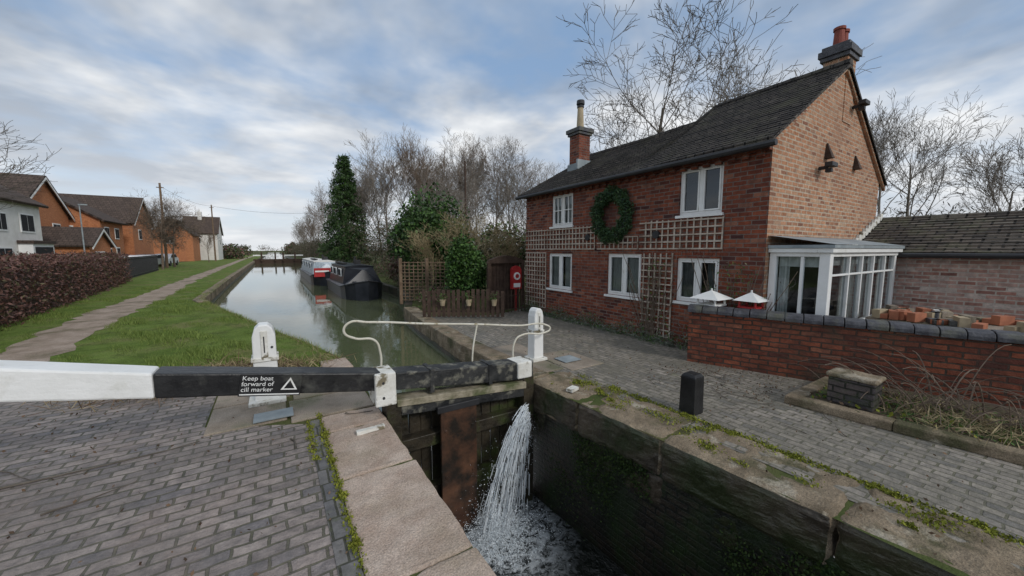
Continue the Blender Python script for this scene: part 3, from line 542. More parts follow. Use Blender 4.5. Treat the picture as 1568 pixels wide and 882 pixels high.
# ------------------------------------------------------------ garden wall
gw=empty('garden_wall',(6.5,2,0)); A=Vector((5.9,3.64,0)); C=Vector((8.3,-2.65,0)); d=(C-A).normalized(); nn=Vector((-d.y,d.x,0)); T=.23
def wp(s,t,z): p=A+d*s+nn*t; return (p.x,p.y,z)
L=(C-A).length
bb=B(); bb.hexa([wp(0,T,0),wp(0,0,0),wp(L,0,0),wp(L,T,0),wp(0,T,.86),wp(0,0,.86),wp(L,0,.80),wp(L,T,.80)]); o=fixn(bb.build('brickwork',['brick_w'],gw))
s=o.modifiers.new('sub','SUBSURF'); s.subdivision_type='SIMPLE'; s.levels=6; s.render_levels=6
dd=o.modifiers.new('d','DISPLACE'); dd.texture=TX2; dd.strength=.04; dd.texture_coords='GLOBAL'
bb=B(); s=-.02
while s<L:
    e=s+.222; z0=.862-.06*s/L
    pr=[(-.035,0),(-.035,.05),(-.01,.09),(.06,.115),(T-.06,.115),(T+.01,.09),(T+.035,.05),(T+.035,0)]
    k=len(bb.V); n_=len(pr)
    j=random.uniform(-.006,.006); jt=random.uniform(-.006,.006)
    for q in (s,e-.012): bb.V+=[Vector(wp(q,t+jt,z0+z+j)) for t,z in pr]
    bb.F.append(tuple(k+i for i in range(n_))); bb.F.append(tuple(k+2*n_-1-i for i in range(n_))); bb.mi+=[0,0]
    for i in range(n_): jn=(i+1)%n_; bb.F.append((k+i,k+jn,k+n_+jn,k+n_+i)); bb.mi.append(0)
    s=e
fixn(bb.build('blue_brick_coping',['blue_cop'],gw,bevel=.006))
kb=empty('raised_bed_kerb'); bb=B()
ks=[(5.26,1.95),(5.36,1.0),(5.5,0.0),(5.7,-1.4),(5.9,-3)]
for (x0,y0),(x1,y1) in zip(ks[:-1],ks[1:]): bb.hexa([(x0,y0-.004,0),(x1,y1,0),(x1+.16,y1,0),(x0+.16,y0-.004,0),(x0,y0-.004,.11),(x1,y1,.11),(x1+.16,y1,.11),(x0+.16,y0-.004,.11)])
worn(fixn(bb.build('kerb',['coping_r'],kb,bevel=.02)),.02,4); B().box((5.42,1.79,0),(6.6,1.95,.11)).build('kerb_end',['coping_r'],kb,bevel=.015)
B().face([(5.42,1.8,.085),(5.5,.9,.085),(5.62,0,.085),(5.9,-2,.085),(8,-2.0,.085),(7.25,.1,.085),(6.65,1.8,.085)]).build('soil',['soil'],kb)
pi=empty('brick_pier',(5.75,1.45,0)); bb=B(); bb.box((5.56,1.2,.08),(5.86,1.62,.4)); o=bb.build('shaft',['pierbrick'],pi,bevel=.02); bb=B(); bb.box((5.54,1.18,.40),(5.88,1.64,.45)); worn(bb.build('cap',['coping_r'],pi,bevel=.02),.02,4)
bo=empty('black_bollard',(4.05,2.42,0)); bb=B(); bb.hexa([(3.955,2.325,0),(4.145,2.325,0),(4.145,2.515,0),(3.955,2.515,0),(3.96,2.33,.44),(4.14,2.33,.44),(4.14,2.51,.44),(3.96,2.51,.44)]); bb.hexa([(3.96,2.33,.441),(4.14,2.33,.441),(4.14,2.51,.441),(3.96,2.51,.441),(3.985,2.355,.475),(4.115,2.355,.475),(4.115,2.485,.475),(3.985,2.485,.475)]); bb.build('post',['black'],bo,bevel=.006)
for (x,y,s,nm) in ((6.3,3.5,.25,0),(6.55,2.98,.2,1)):
    e=empty('bird_table',(x,y,0)); bb=B(); bb.tube((x,y,0),(x,y,.98),.03,.03,8); bb.box((x-s*.7,y-s*.7,.96),(x+s*.7,y+s*.7,.985))
    for a in (-1,1):
        for b_ in (-1,1): bb.box((x+a*s*.6-.012,y+b_*s*.6-.012,.985),(x+a*s*.6+.012,y+b_*s*.6+.012,1.08))
    bb.build('stand',['red' if nm else 'white'],e)
    bb=B(); c=(x,y,1.22)
    q=[(x-s,y-s,1.08),(x+s,y-s,1.08),(x+s,y+s,1.08),(x-s,y+s,1.08)]
    for i in range(4): bb.face([q[i],q[(i+1)%4],c])
    bb.face(q[::-1]); bb.tube((x,y,1.2),(x,y,1.25),.015,.015,6,0,True); bb.build('pyramid_roof',['white'],e)
rb=empty('salvaged_brick_stack',(8.3,1,0)); bb=B(); bb.box((7.9,-1.5,0),(8.8,1.9,.84),3)
for i in range(110):
    x=random.uniform(7.85,8.7); y=random.uniform(-1.5,1.85); bb.box((x,y,.85),(x+.21,y+.1,.85+random.choice((.065,.13,.07))),random.choice((0,0,0,1,2,4,3)),rz=random.uniform(-.6,.6))
bb.build('bricks',['pot','pot_b','blue_cop','slab','white_old'],rb); bb=B()
for i in range(8): bb.tube((7.95+.1*(i%5),.3-i*.13,.85),(7.95+.1*(i%5),.3-i*.13,1.02),.06,.07,10,0,True)
bb.build('blue_pots',['blue'],rb)
# ------------------------------------------------------------ garden fences
fp=empty('picket_fence',(4.4,9.3,0)); bb=B(); A=Vector((3.46,9.94,0)); C=Vector((5.3,8.77,0)); n_=17
for i in range(n_):
    p=A.lerp(C,i/(n_-1)); h_=.8+random.uniform(-.03,.03); bb.box((p.x-.045,p.y-.012,.05),(p.x+.045,p.y+.012,h_),rz=-.566+random.uniform(-.08,.08))
for z in (.2,.6):
    a=A+Vector((.03,.03,z));c=C+Vector((.03,.03,z)); bb.tube(a,c,.035,.035,4)
bb.build('pickets',['wood_dark'],fp)
pp=B()
for t in (.25,.58,.9):
    p=A.lerp(C,t)+Vector((-.07,-.09,0)); pp.tube((p.x,p.y,.38),(p.x,p.y,.55),.055,.085,12,0,True)
pp.build('hanging_pots',['pot_b'],fp)
P=np.concatenate([np.array([A.lerp(C,t)+Vector((-.07,-.09,.60))])+rng.normal(size=(140,3))*[.06,.06,.06] for t in (.25,.58,.9)]); cards('pot_plants',P,.02,['leaf_ol','leaf_g'],fp,rng.integers(0,2,len(P)))
ft=empty('trellis_fence',(4.4,12.6,0)); bb=B(); A=Vector((3.75,13.16,0)); C=Vector((5.3,12.1,0))
for i in range(13):
    p=A.lerp(C,i/12); bb.box((p.x-.015,p.y-.015,.1),(p.x+.015,p.y+.015,1.5),rz=-.6)
for i in range(12): z=.15+i*.12; bb.tube(A+Vector((0,-.02,z)),C+Vector((0,-.02,z)),.018,.018,4)
for t in (0,.5,1): p=A.lerp(C,t); bb.box((p.x-.05,p.y-.05,0),(p.x+.05,p.y+.05,1.62))
bb.build('panels',['wood_brown'],ft)
fb=empty('garden_gate',(6.1,9.85,0)); bb=B()
for x in (5.42,6.64): bb.box((x,9.8,0),(x+.1,9.9,1.5))
bb.prism([(5.4,1.5),(6.76,1.5),(6.7,1.6),(6.4,1.7),(6.08,1.74),(5.76,1.7),(5.46,1.6)],'y',9.79,9.91)
for i in range(9): bb.box((5.54+i*.122,9.93,.05),(5.65+i*.122,9.96,1.495))
for i in range(9): bb.box((5.56+i*.122,9.3,.05),(5.58+i*.122,9.32,.62+.1*math.sin(i/8*math.pi)))
bb.tube((5.5,9.31,.15),(6.7,9.31,.15),.015,.015,4); bb.tube((5.5,9.31,.55),(6.7,9.31,.55),.015,.015,4)
bb.build('gate_frame',['wood_dark'],fb)
lb=empty('lifebuoy_cabinet',(6.36,9.75,0)); q=6.36; bb=B(); bb.box((q-.03,9.72,0),(q+.03,9.77,.72)); bb.box((q-.17,9.66,.70),(q+.17,9.785,1.30)); bb.prism([(q-.17,1.301),(q+.17,1.301),(q+.12,1.38),(q,1.42),(q-.12,1.38)],'y',9.66,9.785); bb.box((q-.12,9.648,.75),(q+.12,9.658,.88),1); bb.tube((q,9.645,1.1),(q,9.659,1.1),.12,.12,16,1,True); bb.tube((q,9.637,1.1),(q,9.644,1.1),.065,.065,16,0,True)
bb.build('cabinet',['red','white'],lb)
# ------------------------------------------------------------ trees
def tree_data(seed,H,wid=.4,trunk=.16,twig=.010,upb=.07,segs=(8,6,4,3,3),nch=(2,2,2,2),first=.2,jit=.035,maxlev=4):
    R=random.Random(seed); bb=B()
    def rv(): return Vector((R.gauss(0,1),R.gauss(0,1),R.gauss(0,1)))
    def br(p,d,L,r,lev):
        n=segs[min(lev,4)]
        for i in range(n):
            d=(d+rv()*(jit+jit*.8*lev)+Vector((0,0,upb))).normalized(); q=p+d*(L/n); r2=max(twig,r*(.87 if lev else .85)); bb.tube(p,q,r,r2,6 if lev==0 else (4 if lev<2 else 3))
            if lev<maxlev and (i/n>=first-.01):
                for c in range(nch[min(lev,3)]):
                    if lev>1 and R.random()<.15: continue
                    o=d.orthogonal().normalized(); o=Matrix.Rotation(R.uniform(0,6.28),3,d)@o; cd=(d*1.0+o*R.uniform(.45,1.0)*(wid/.4)).normalized()
                    br(q,cd,L*R.uniform(.35,.58)*(1 if lev else (1.25-.6*i/n)),max(twig,r2*.5),lev+1)
            p=q; r=r2
    br(Vector((0,0,0)),Vector((0,0,1)),H*.72,trunk,0)
    me=bpy.data.meshes.new('bare_tree_mesh'); me.from_pydata([tuple(v) for v in bb.V],[],bb.F); return me,max(v.z for v in bb.V)
TM={}
for k,(seed,wid,tw) in {'a':(1,.42,.0085),'b':(2,.32,.010),'c':(3,.30,.010),'d':(5,.52,.0075)}.items():
    TM[k]=tree_data(seed,10,wid,.15,tw)
def inst(k,mat,loc,h_,rz,name,parent=None,sxy=1):
    key=k+mat
    if key not in TM:
        me=TM[k][0].copy(); me.materials.clear(); me.materials.append(M[mat]); TM[key]=(me,TM[k][1])
    me,hh=TM[key]; s=h_/hh; o=bpy.data.objects.new(name,me); S.collection.objects.link(o); o.location=loc; o.scale=(s*sxy,s*sxy,s); o.rotation_euler=(0,0,rz)
    if parent: o.parent=parent
    return o
inst('d','bark',(14.3,11.2,0),12.3,.6,'bare_tree',sxy=1.2)
inst('a','bark_pale',(19,9,0),11.5,2.,'bare_tree'); inst('c','bark_pale',(24,5.4,0),9.5,1,'bare_tree'); inst('d','bark_pale',(29,5.6,0),10.5,3,'bare_tree')
inst('a','bark',(30,0,0),8.5,4,'bare_tree',sxy=1.2); inst('b','bark_pale',(24,2,0),7.0,4,'bare_tree'); inst('d','bark',(22,-.6,0),6.8,.4,'bare_tree',sxy=1.3)
inst('a','bark',(-9.6,20.2,0),7.6,.5,'bare_tree',sxy=1.2)
inst('d','bark_red',(-9.3,50,0),8.0,1.5,'bare_tree',sxy=1.1); inst('a','bark_red',(-9.4,56,0),7.8,2.5,'bare_tree',sxy=1.2); inst('b','bark_red',(-8.5,75,0),5.5,2.5,'bare_tree')
tk=empty('bare_tree_thicket')
R=random.Random(11); HZ=[]
TT=[(9.3,35.6,13),(11,34,13.2),(12.6,33,12.5),(14.5,32,12.8),(16,31,12),(17.5,30,12.6),(19.5,29,11.5),(21.5,27,11),(24,25,11),(8.2,39,12.5),(10.5,42,13.5),(14,39,13),(18,37,14),(7.2,44,11.5),(8,50,12),(6.8,56,11),(7.6,62,11.5),(6.8,70,10.5),(7,78,10),(6.6,88,10),(7,100,10),(6.6,115,10),(7.5,135,10),(26,18,10),(12,25,8.5),(15,22,8.5),(10,27,9.5),(9,22,6.5),(18,17,7),(13,18,6.5),(20,22,9),(12,36,13.5),(16,34,13.5),(20,31,12.5),(9,47,12)]
for (x,y,h_) in TT:
    x+=R.uniform(-.5,.5); hh=h_*R.uniform(.88,1.06); inst(R.choice('abc'),R.choice(['bark_pale','bark_pale','bark_red']),(x,y,0),hh,R.uniform(0,6),'tree',tk,R.uniform(.8,1.05))
    k=700; a=rng.uniform(0,6.283,k); zz=rng.uniform(.25,.97,k); rr=np.sqrt(rng.uniform(0,1,k))*hh*.20*np.sin(np.clip((zz-.1)/.9,0,1)*math.pi)**.6; HZ.append(np.stack([x+rr*np.cos(a),y+rr*np.sin(a),zz*hh],1))
HZ=np.concatenate(HZ); cards('fine_twig_haze',HZ,.36,['haze'],tk,asp=.02,up=.5)
for i in range(18):
    y=R.uniform(95,260); inst(R.choice('abcd'),'bark',(-R.uniform(7,60),y,0),R.uniform(6,10),R.uniform(0,6),'tree',tk,1.2)
P=np.concatenate([blob((-9.3,50,4.4),(2.7,2.7,3.2),2600,9,.1),blob((-9.4,56,4.4),(2.9,2.9,3.0),2600,9,.1)]); cards('brown_tree_twigs',P,.30,['scrub'],None,asp=.045)
P=[]
for i in range(64):
    y=21+i*2.1; x=7.0+R.uniform(-.6,1.6)+ (0.8 if y<35 else 0); s=R.uniform(1.0,1.7); P.append(blob((x,y,1.4*s),(2.0*s,2.0*s,2.0*s),1500,8,.1))
for i in range(30): P.append(blob((8+i*1.1+R.uniform(-.6,.6),30-i*.7+R.uniform(-1,1),2.0),(1.9,1.9,3.1*R.uniform(.8,1.3)),1500,8,.1))
for i in range(34): P.append(blob((15+i*.68+R.uniform(-.6,.6),14-i*.62+R.uniform(-1,1),1.7),(1.7,1.7,2.5*R.uniform(.9,1.5)),1300,8,.1))
P=np.concatenate(P); cards('scrub_undergrowth',P,.13,['leaf_ol','scrub','leaf_d','haze'],None,rng.choice([0,0,1,1,1,2,3],len(P)),asp=.15)
P=[blob((5.9+R.uniform(-.3,.6),y_,.7),(.8,1.0,.9),700,6,.2) for y_ in (20.5,22.5,24.5,27,30,33)]+[blob((4.35+R.uniform(-.3,.4),y_,.35),(.5,.8,.5),500,6,.2) for y_ in (11.5,12.3,13.6)]+[blob((5.3,y_,.5),(.6,1.0,.7),600,6,.2) for y_ in (15.4,17,18.4)]
P=np.concatenate(P); cards('bank_brambles',P,.05,['scrub','leaf_ol','leaf_b','leaf_g'],None,rng.choice([0,0,1,2,3],len(P)),asp=.3)
P=np.concatenate([blob((-6-R.uniform(0,40),95+R.uniform(0,120),1.6),(4,4,2.6),400,6) for i in range(40)]+[blob((5+R.uniform(0,3),150+i*6,2),(2.5,3,3),300,6) for i in range(12)]+[blob((R.uniform(-60,80),322+R.uniform(0,8),2.5),(8,4,4),300,6) for i in range(26)])
cards('distant_hedges',P,.26,['leaf_ol','leaf_d','leaf_b'],None,rng.choice([0,1,2],len(P)))
cx,cy=6.0,38.5
cf=empty('conifer_tree',(cx,cy,0)); out=[]
for i in range(360):
    z=1.0+9.6*(i/360)**.95; t=(z-1)/9.8; L=(1-t)**.75*2.6*random.uniform(.66,1.18)+.12; a=random.uniform(0,6.283); k=int(26+46*(1-t)); s=rng.uniform(.1,1,k)**.7
    sp_=.09+.22*(1-s); out.append(np.stack([cx+math.cos(a)*L*s+rng.normal(0,1,k)*sp_,cy+math.sin(a)*L*s+rng.normal(0,1,k)*sp_,z-.35*L*s*s+.12*L*s+rng.normal(0,.10,k)],1))
P=np.concatenate(out); cards('needles',P,.14,['leaf_d','leaf_g'],cf,(rng.uniform(0,1,len(P))>.88),asp=.28); B().tube((cx,cy,0),(cx,cy,10.4),.22,.03,8).build('trunk',['bark'],cf)
shrub('dark_evergreen_shrub',(6.2,16.2,2.2),(2.3,2.0,2.3),17000,.075,['leaf_d','leaf_g','leaf_d'],20)
shrub('laurel_bush',(5.2,10.9,1.3),(.75,.75,1.3),10000,.05,['leaf_g','leaf_g','leaf_d'],16)
shrub('dark_evergreen_shrub',(12.5,14.5,2.0),(1.6,1.6,1.8),4000,.07,['leaf_d','leaf_ol'],10)
shrub('olive_shrub',(8.2,14.0,1.7),(1.8,1.6,1.8),7000,.06,['leaf_ol','leaf_ol','leaf_g'],12)
shrub('olive_shrub',(5.9,19.5,1.0),(1.0,1.6,1.2),3500,.06,['leaf_ol','leaf_b'],8)
shrub('dark_conifer_bush',(27,1.2,2.4),(1.4,1.4,3.0),4000,.09,['leaf_d'],8)
for (x,y,h_,nn_) in ((6.0,12.6,3.6,0),(6.9,11.8,3.0,0),(5.4,14.5,3.0,0)): inst('b','straw',(x,y,0),h_,nn_+x,'willow_shrub',sxy=1.5)
hd=empty('beech_hedge',(-6.6,21,0)); n=34000; t=rng.uniform(0,1,n); hw=.62
sgn=rng.integers(0,3,n); off=np.where(sgn==0,hw,np.where(sgn==1,-hw,rng.uniform(-hw,hw,n)))+rng.normal(0,.09,n); zz=np.where(sgn==2,1.58+rng.normal(0,.08,n),rng.uniform(.0,1.6,n))+.07*np.sin(t*60)
yy=9.5+t*22; xx=-5.15-(yy-9.5)*.105-.62+off+.07*np.sin(yy*3.1)+.05*np.sin(yy*8+zz*4); P=np.stack([xx,yy,np.maximum(zz,.02)],1); cards('leaves',P,.048,['leaf_b','leaf_b','leaf_ol'],hd,rng.choice([0,0,0,0,1,1,2],n),asp=.4)
bb=B(); bb.hexa([(-6.27,9.5,.0),(-5.28,9.5,.0),(-7.6,31.5,0),(-8.55,31.5,0),(-6.27,9.5,1.5),(-5.28,9.5,1.5),(-7.6,31.5,1.5),(-8.55,31.5,1.5)]); fixn(bb.build('dense_core',['wood_dark'],hd))
rf=empty('metal_railings',(-8,38,0)); bb=B() 
for i in range(70): t=i/69; bb.box((-7.8-t*1.2-.015,31.6+t*15,.05),(-7.8-t*1.2+.015,31.63+t*15,1.45))
for z in (.2,1.35): bb.tube((-7.8,31.6,z),(-9,46.6,z),.03,.03,4)
bb.build('bars',['metal'],rf)
def inpoly(x,y,poly):
    inside=np.zeros(len(x),bool); j=len(poly)-1
    for i in range(len(poly)):
        xi,yi=poly[i]; xj,yj=poly[j]
        c=((yi>y)!=(yj>y))&(x<(xj-xi)*(y-yi)/(yj-yi+1e-12)+xi); inside^=c; j=i
    return inside
poly=[(-5.4,7.7),(-2.0,7.6),(.2,6.6),(.9,6.8),(.48,8.65),(-.32,11.1),(-1.62,15.6),(-2.4,18.2),(-2.6,26),(-6.5,26)]
n=130000; x=rng.uniform(-6.5,1,n); y=6.5+19.5*rng.uniform(0,1,n)**1.5; ok=inpoly(x,y,poly)&~inpoly(x,y,TL+TR[::-1]); x,y=x[ok],y[ok]
P=np.stack([x,y,np.full(len(x),.0)],1); cl=.45+1.1*np.clip(np.sin(x*2.1+np.sin(y*1.7))*np.sin(y*1.3)+.4*np.sin(x*9+y*5)+.3,0,1.3); cards('grass_blades',P,.026*cl*rng.uniform(.5,1.6,len(x)),['blade'],None,None,tri=True,asp=.12,up=.66)
E=[]
for (x0,y0),(x1,y1) in zip(LB[1:6],LB[2:7]):
    k=int(260*math.hypot(x1-x0,y1-y0)) if y0<20 else 700; t=rng.uniform(0,1,k); E.append(np.stack([x0+(x1-x0)*t-np.abs(rng.normal(0,.09,k)),y0+(y1-y0)*t,np.full(k,-.02)],1))
E=np.concatenate(E); cards('bank_grass_tufts',E,.055*rng.uniform(.4,1.6,len(E)),['blade','straw'],None,rng.choice([0,0,0,1],len(E)),tri=True,asp=.07,up=.6)
n=5200; P=np.stack([rng.normal(-.75,.55,n),rng.normal(6.75,.24,n),np.abs(rng.normal(.06,.06,n))],1); cards('dead_reed_heap',P,.13,['straw','litter'],None,rng.integers(0,2,n),asp=.035)
n=620; P=np.stack([rng.uniform(-4,.3,n),rng.uniform(1.2,7,n),np.full(n,.02)],1); P2=np.stack([rng.uniform(3.3,5.8,420),rng.uniform(.3,8,420),np.full(420,.03)],1); P3=np.stack([rng.uniform(5.0,6.2,400),rng.uniform(2.0,3.6,400),np.full(400,.03)],1); cards('leaf_litter',np.concatenate([P,P2,P3]),.014,['litter'],None)
bb=B()
def stick(p,yaw,L,r):
    p=Vector(p)
    for i in range(6): yaw+=random.uniform(-.25,.25); q=p+Vector((math.cos(yaw),math.sin(yaw),0))*L/6; q.z=.018; bb.tube(p,q,r,r*.85,5); p=q; r*=.85
stick((-2.2,4.5,.02),.2,1.5,.012); stick((-2.6,5.2,.02),-.1,1.1,.01); stick((-1.5,3.9,.02),.5,.5,.008); stick((.6,4.5,.04),-.5,.3,.012); stick((.05,4.2,.02),-.9,.25,.01)
for i in range(26): stick((random.uniform(4.5,5.7),random.uniform(1.2,3.4),.02),random.uniform(0,6.28),random.uniform(.15,.55),.005)
bb.build('fallen_twigs',['bark'])
ch=empty('cut_bramble_heap',(6.1,.5,0)); bb=B()
for i in range(110):
    x=random.gauss(6.1,.18); y=random.gauss(.65,.40); p=Vector((x,y,.1)); yaw=random.uniform(0,6.28); v=Vector((math.cos(yaw)*.6,math.sin(yaw)*1.0,random.uniform(.4,1.8))); L=random.uniform(.35,.9); r=random.uniform(.004,.010)
    for k in range(7):
        q=p+v*L/7
        if q.z<.09: break
        bb.tube(p,q,r,r*.85,4); r*=.9; v.z-=.28; p=q
bb.build('stems',['bark_red'],ch)
n=2000; P=np.stack([rng.normal(6.0,.2,n),rng.normal(.55,.33,n),.09+np.abs(rng.normal(0,.05,n))],1); cards('dead_grass',P,.08,['straw','leaf_g'],ch,rng.choice([0,0,0,1],n),asp=.05)
n=1300; P=np.stack([rng.uniform(5.5,6.6,n),rng.uniform(-1.5,1.8,n),.09+np.abs(rng.normal(0,.02,n))],1); P=P[inpoly(P[:,0],P[:,1],[(5.45,1.8),(5.65,0),(5.9,-2),(7.6,-1.5),(6.6,1.8)])]; cards('bed_weeds',P,.025,['leaf_g','litter','moss'],ch,rng.integers(0,3,len(P)))
n=5200; u=rng.uniform(3.7,9.6,n); P=np.stack([XF-.12-np.abs(rng.normal(0,.10,n)),u,np.abs(rng.normal(.06,.10,n))*(.6+1.1*np.sin(u*2.6)**2)],1); cards('lavender_border',P,.036,['lav','leaf_g'],None,rng.choice([0,0,1],n),asp=.2)
bb=B()
for (yb,zm) in ((4.9,1.9),(3.45,1.9),(3.2,1.7),(5.1,1.2)):
    for i in range(18):
        p=Vector((XF-.07,yb+random.uniform(-.08,.08),0)); L=random.uniform(.7,zm); dy=random.uniform(-.25,.25)
        for k in range(6): q=p+Vector((random.uniform(-.01,.01),dy*L/6*2+random.uniform(-.03,.03),L/6)); bb.tube(p,q,.007,.005,4); p=q
bb.build('climbing_rose_stems',['bark_red'])
n=700; P=np.stack([XF-.1-np.abs(rng.normal(0,.04,n)),rng.choice([4.9,3.4,3.2],n)+rng.normal(0,.2,n),rng.uniform(.2,1.7,n)],1); cards('climbing_rose_leaves',P,.02,['leaf_ol','leaf_g'],None,rng.integers(0,2,n))
# ------------------------------------------------------------ narrowboats
def boat(name,x0,x1,y0,y1,cab,roofm,hull,front,winy,top=1.2):
    e=empty(name,((x0+x1)/2,(y0+y1)/2,-.4)); xc=(x0+x1)/2; w_=(x1-x0)/2; bb=B()
    pr=[(xc,y0),(xc+w_*.55,y0+.45),(xc+w_*.92,y0+1.1),(x1,y0+2),(x1,y1-.6),(xc+w_*.6,y1),(xc-w_*.6,y1),(x0,y1-.6),(x0,y0+2),(xc-w_*.92,y0+1.1),(xc-w_*.55,y0+.45)]
    rise=[.35,.25,.12,0,0,0,0,0,0,.12,.25]; n_=len(pr)
    bb.V+=[Vector((xc+(x-xc)*.93,y+(.12 if y==y0 else 0),-.6)) for x,y in pr]+[Vector((x,y,.18+r)) for (x,y),r in zip(pr,rise)]
    for i in range(n_): j=(i+1)%n_; bb.F.append((i,j,n_+j,n_+i)); bb.mi.append(0)
    bb.F.append(tuple(n_+i for i in range(n_))); bb.mi.append(0)
    fixn(bb.build('hull',[hull],e))
    bb=B()
    for i in range(n_): j=(i+1)%n_; bb.tube((pr[i][0],pr[i][1],.16+rise[i]),(pr[j][0],pr[j][1],.16+rise[j]),.035,.035,6)
    bb.build('rubbing_strake',['metal'],e)
    a,b_=y0+2.0,y1-1.0; bb=B(); wi=w_-.12
    bb.hexa([(xc-wi,a,.18),(xc+wi,a,.18),(xc+wi,b_,.18),(xc-wi,b_,.18),(xc-wi+.15,a,top-.05),(xc+wi-.15,a,top-.05),(xc+wi-.15,b_,top-.05),(xc-wi+.15,b_,top-.05)]); fixn(bb.build('cabin',[cab],e,bevel=.02))
    bb=B(); bb.prism([(xc-wi+.12,top-.05),(xc+wi-.12,top-.05),(xc+wi-.12,top-.01),(xc,top+.06),(xc-wi+.12,top-.01)],'y',a-.05,b_+.05)
    fixn(bb.build('cabin_roof',[roofm],e))
    bb=B(); bb.hexa([(xc-wi,y0+.9,.3),(xc+wi,y0+.9,.3),(xc+wi,a-.01,.2),(xc-wi,a-.01,.2),(xc-.05,y0+1.1,top-.15),(xc+.05,y0+1.1,top-.15),(xc+wi-.2,a-.01,top-.06),(xc-wi+.2,a-.01,top-.06)]); fixn(bb.build('cratch_cover',[front],e))
    bb=B()
    for y in winy:
        for sx in (-1,1):
            xx=xc+sx*(wi-.045); bb.box((xx-.03,y,.6),(xx+.03,y+.75,.98),0); bb.box((xx-.036,y+.05,.64),(xx+.036,y+.7,.94),1)
    bb.build('windows',['white','dark'],e)
    bb=B(); bb.tube((xc,a+1.2,top),(xc,a+1.2,top+.45),.06,.05,10,0,True); bb.box((xc-.5,a+2,top+.06),(xc-.25,min(a+5,b_-.2),top+.12)); bb.box((xc+.1,a+1.8,top+.05),(xc+.4,a+2.2,top+.25)); bb.tube((xc-w_*.5,y0+.8,.45),(xc-w_*.5,y0+.82,.2),.09,.09,10,0,True); bb.build('roof_gear',['metal'],e)
boat('narrowboat',2.65,4.5,17.6,25.5,'navy','navy','navy','navy',(20.2,21.8,23.2),1.12)
boat('narrowboat',2.05,3.9,26.5,41,'teal','render','navy','teal',(30,32.5,35,38),1.15)
e=empty('boat_bow_panel',(2.3,26.6,0)); bb=B(); bb.box((2.15,26.7,.2),(3.1,27.0,.75)); bb.box((2.2,26.68,.5),(3.0,26.695,.6),1); bb.build('red_bow_panel',['red','white'],e)
# ------------------------------------------------------------ houses
def house(name,x0,x1,y0,y1,ev,rd,wall,axis,wins=(),gw=None,chim=None,roofm='roof_d'):
    e=empty(name,((x0+x1)/2,(y0+y1)/2,0)); bb=B(); xm=(x0+x1)/2; ym=(y0+y1)/2
    bb.box((x0,y0,0),(x1,y1,ev))
    if axis=='y':
        bb.face([(x0,y0,ev),(x1,y0,ev),(xm,y0,rd)],1 if gw else 0); bb.face([(x1,y1,ev),(x0,y1,ev),(xm,y1,rd)],0)
    else:
        bb.face([(x1,y0,ev),(x1,y1,ev),(x1,ym,rd)],1 if gw else 0); bb.face([(x0,y1,ev),(x0,y0,ev),(x0,ym,rd)],0)
    bb.build('walls',[wall,gw or wall],e)
    r=B(); o=.3; sl=(rd-ev)/((x1-x0)/2 if axis=='y' else (y1-y0)/2)
    if axis=='y':
        for s in (-1,1): xe=xm+s*((x1-x0)/2+o); r.face([(xe,y0-o,ev-sl*o),(xe,y1+o,ev-sl*o),(xm,y1+o,rd),(xm,y0-o,rd)])
    else:
        for s in (-1,1): ye=ym+s*((y1-y0)/2+o); r.face([(x0-o,ye,ev-sl*o),(x1+o,ye,ev-sl*o),(x1+o,ym,rd),(x0-o,ym,rd)])
    ro=r.build('roof',[roofm],e,swap=(axis=='y'))
    for p in ro.data.polygons:
        if p.normal.z<0: p.flip()
    q=ro.modifiers.new('s','SOLIDIFY'); q.thickness=.15; q.offset=1
    b2=B()
    for (face,a,z,w_,h_) in wins:
        if face=='x': b2.box((x1-.02,a,z),(x1+.04,a+w_,z+h_)); b2.box((x1,a+.1,z+.1),(x1+.055,a+w_/2-.04,z+h_-.1),1); b2.box((x1,a+w_/2+.04,z+.1),(x1+.055,a+w_-.1,z+h_-.1),1)
        else: b2.box((a,y0-.04,z),(a+w_,y0+.02,z+h_)); b2.box((a+.1,y0-.055,z+.1),(a+w_/2-.04,y0,z+h_-.1),1); b2.box((a+w_/2+.04,y0-.055,z+.1),(a+w_-.1,y0,z+h_-.1),1)
    b2.build('windows',['white','dark'],e)
    if axis=='x':
        b4=B()
        for s in (-1,1): b4.hexa([(x1+.26,ym+s*((y1-y0)/2+o),ev-sl*o-.16),(x1+.31,ym+s*((y1-y0)/2+o),ev-sl*o-.16),(x1+.31,ym,rd-.16),(x1+.26,ym,rd-.16),(x1+.26,ym+s*((y1-y0)/2+o),ev-sl*o+.02),(x1+.31,ym+s*((y1-y0)/2+o),ev-sl*o+.02),(x1+.31,ym,rd+.02),(x1+.26,ym,rd+.02)])
        fixn(b4.build('bargeboards',['white'],e))
    if chim: b3=B(); cx,cy=chim; b3.box((cx,cy,ev),(cx+.6,cy+.9,rd+1.0)); b3.tube((cx+.3,cy+.3,rd+1),(cx+.3,cy+.3,rd+1.4),.12,.1,8,0,True); b3.build('chimney',[wall],e)
    return e
house('white_gabled_house',-20,-13,32.2,38.3,4.9,7.2,'render','y',[('x',35.8,3.0,1.6,1.2),('x',35.8,.8,1.8,1.3),('x',33.2,3.0,1.2,1.1),('x',33,.8,1.6,1.3)])
house('brick_house',-20,-13.6,24,32,4.9,7.3,'brick_red','y',[('x',29,3,1.2,1.1)])
house('brick_house',-22,-15,41,49,4.8,7.6,'brick_orange','x',[('x',42.5,3.0,1.3,1.1),('x',46,3.0,1.3,1.1),('x',42.3,.8,1.8,1.3),('x',46,.2,1,2)],chim=(-20,41.3))
house('brick_garage',-15,-11.8,41.5,46,2.3,3.6,'brick_orange','x',[('x',42.5,.8,2,1)])
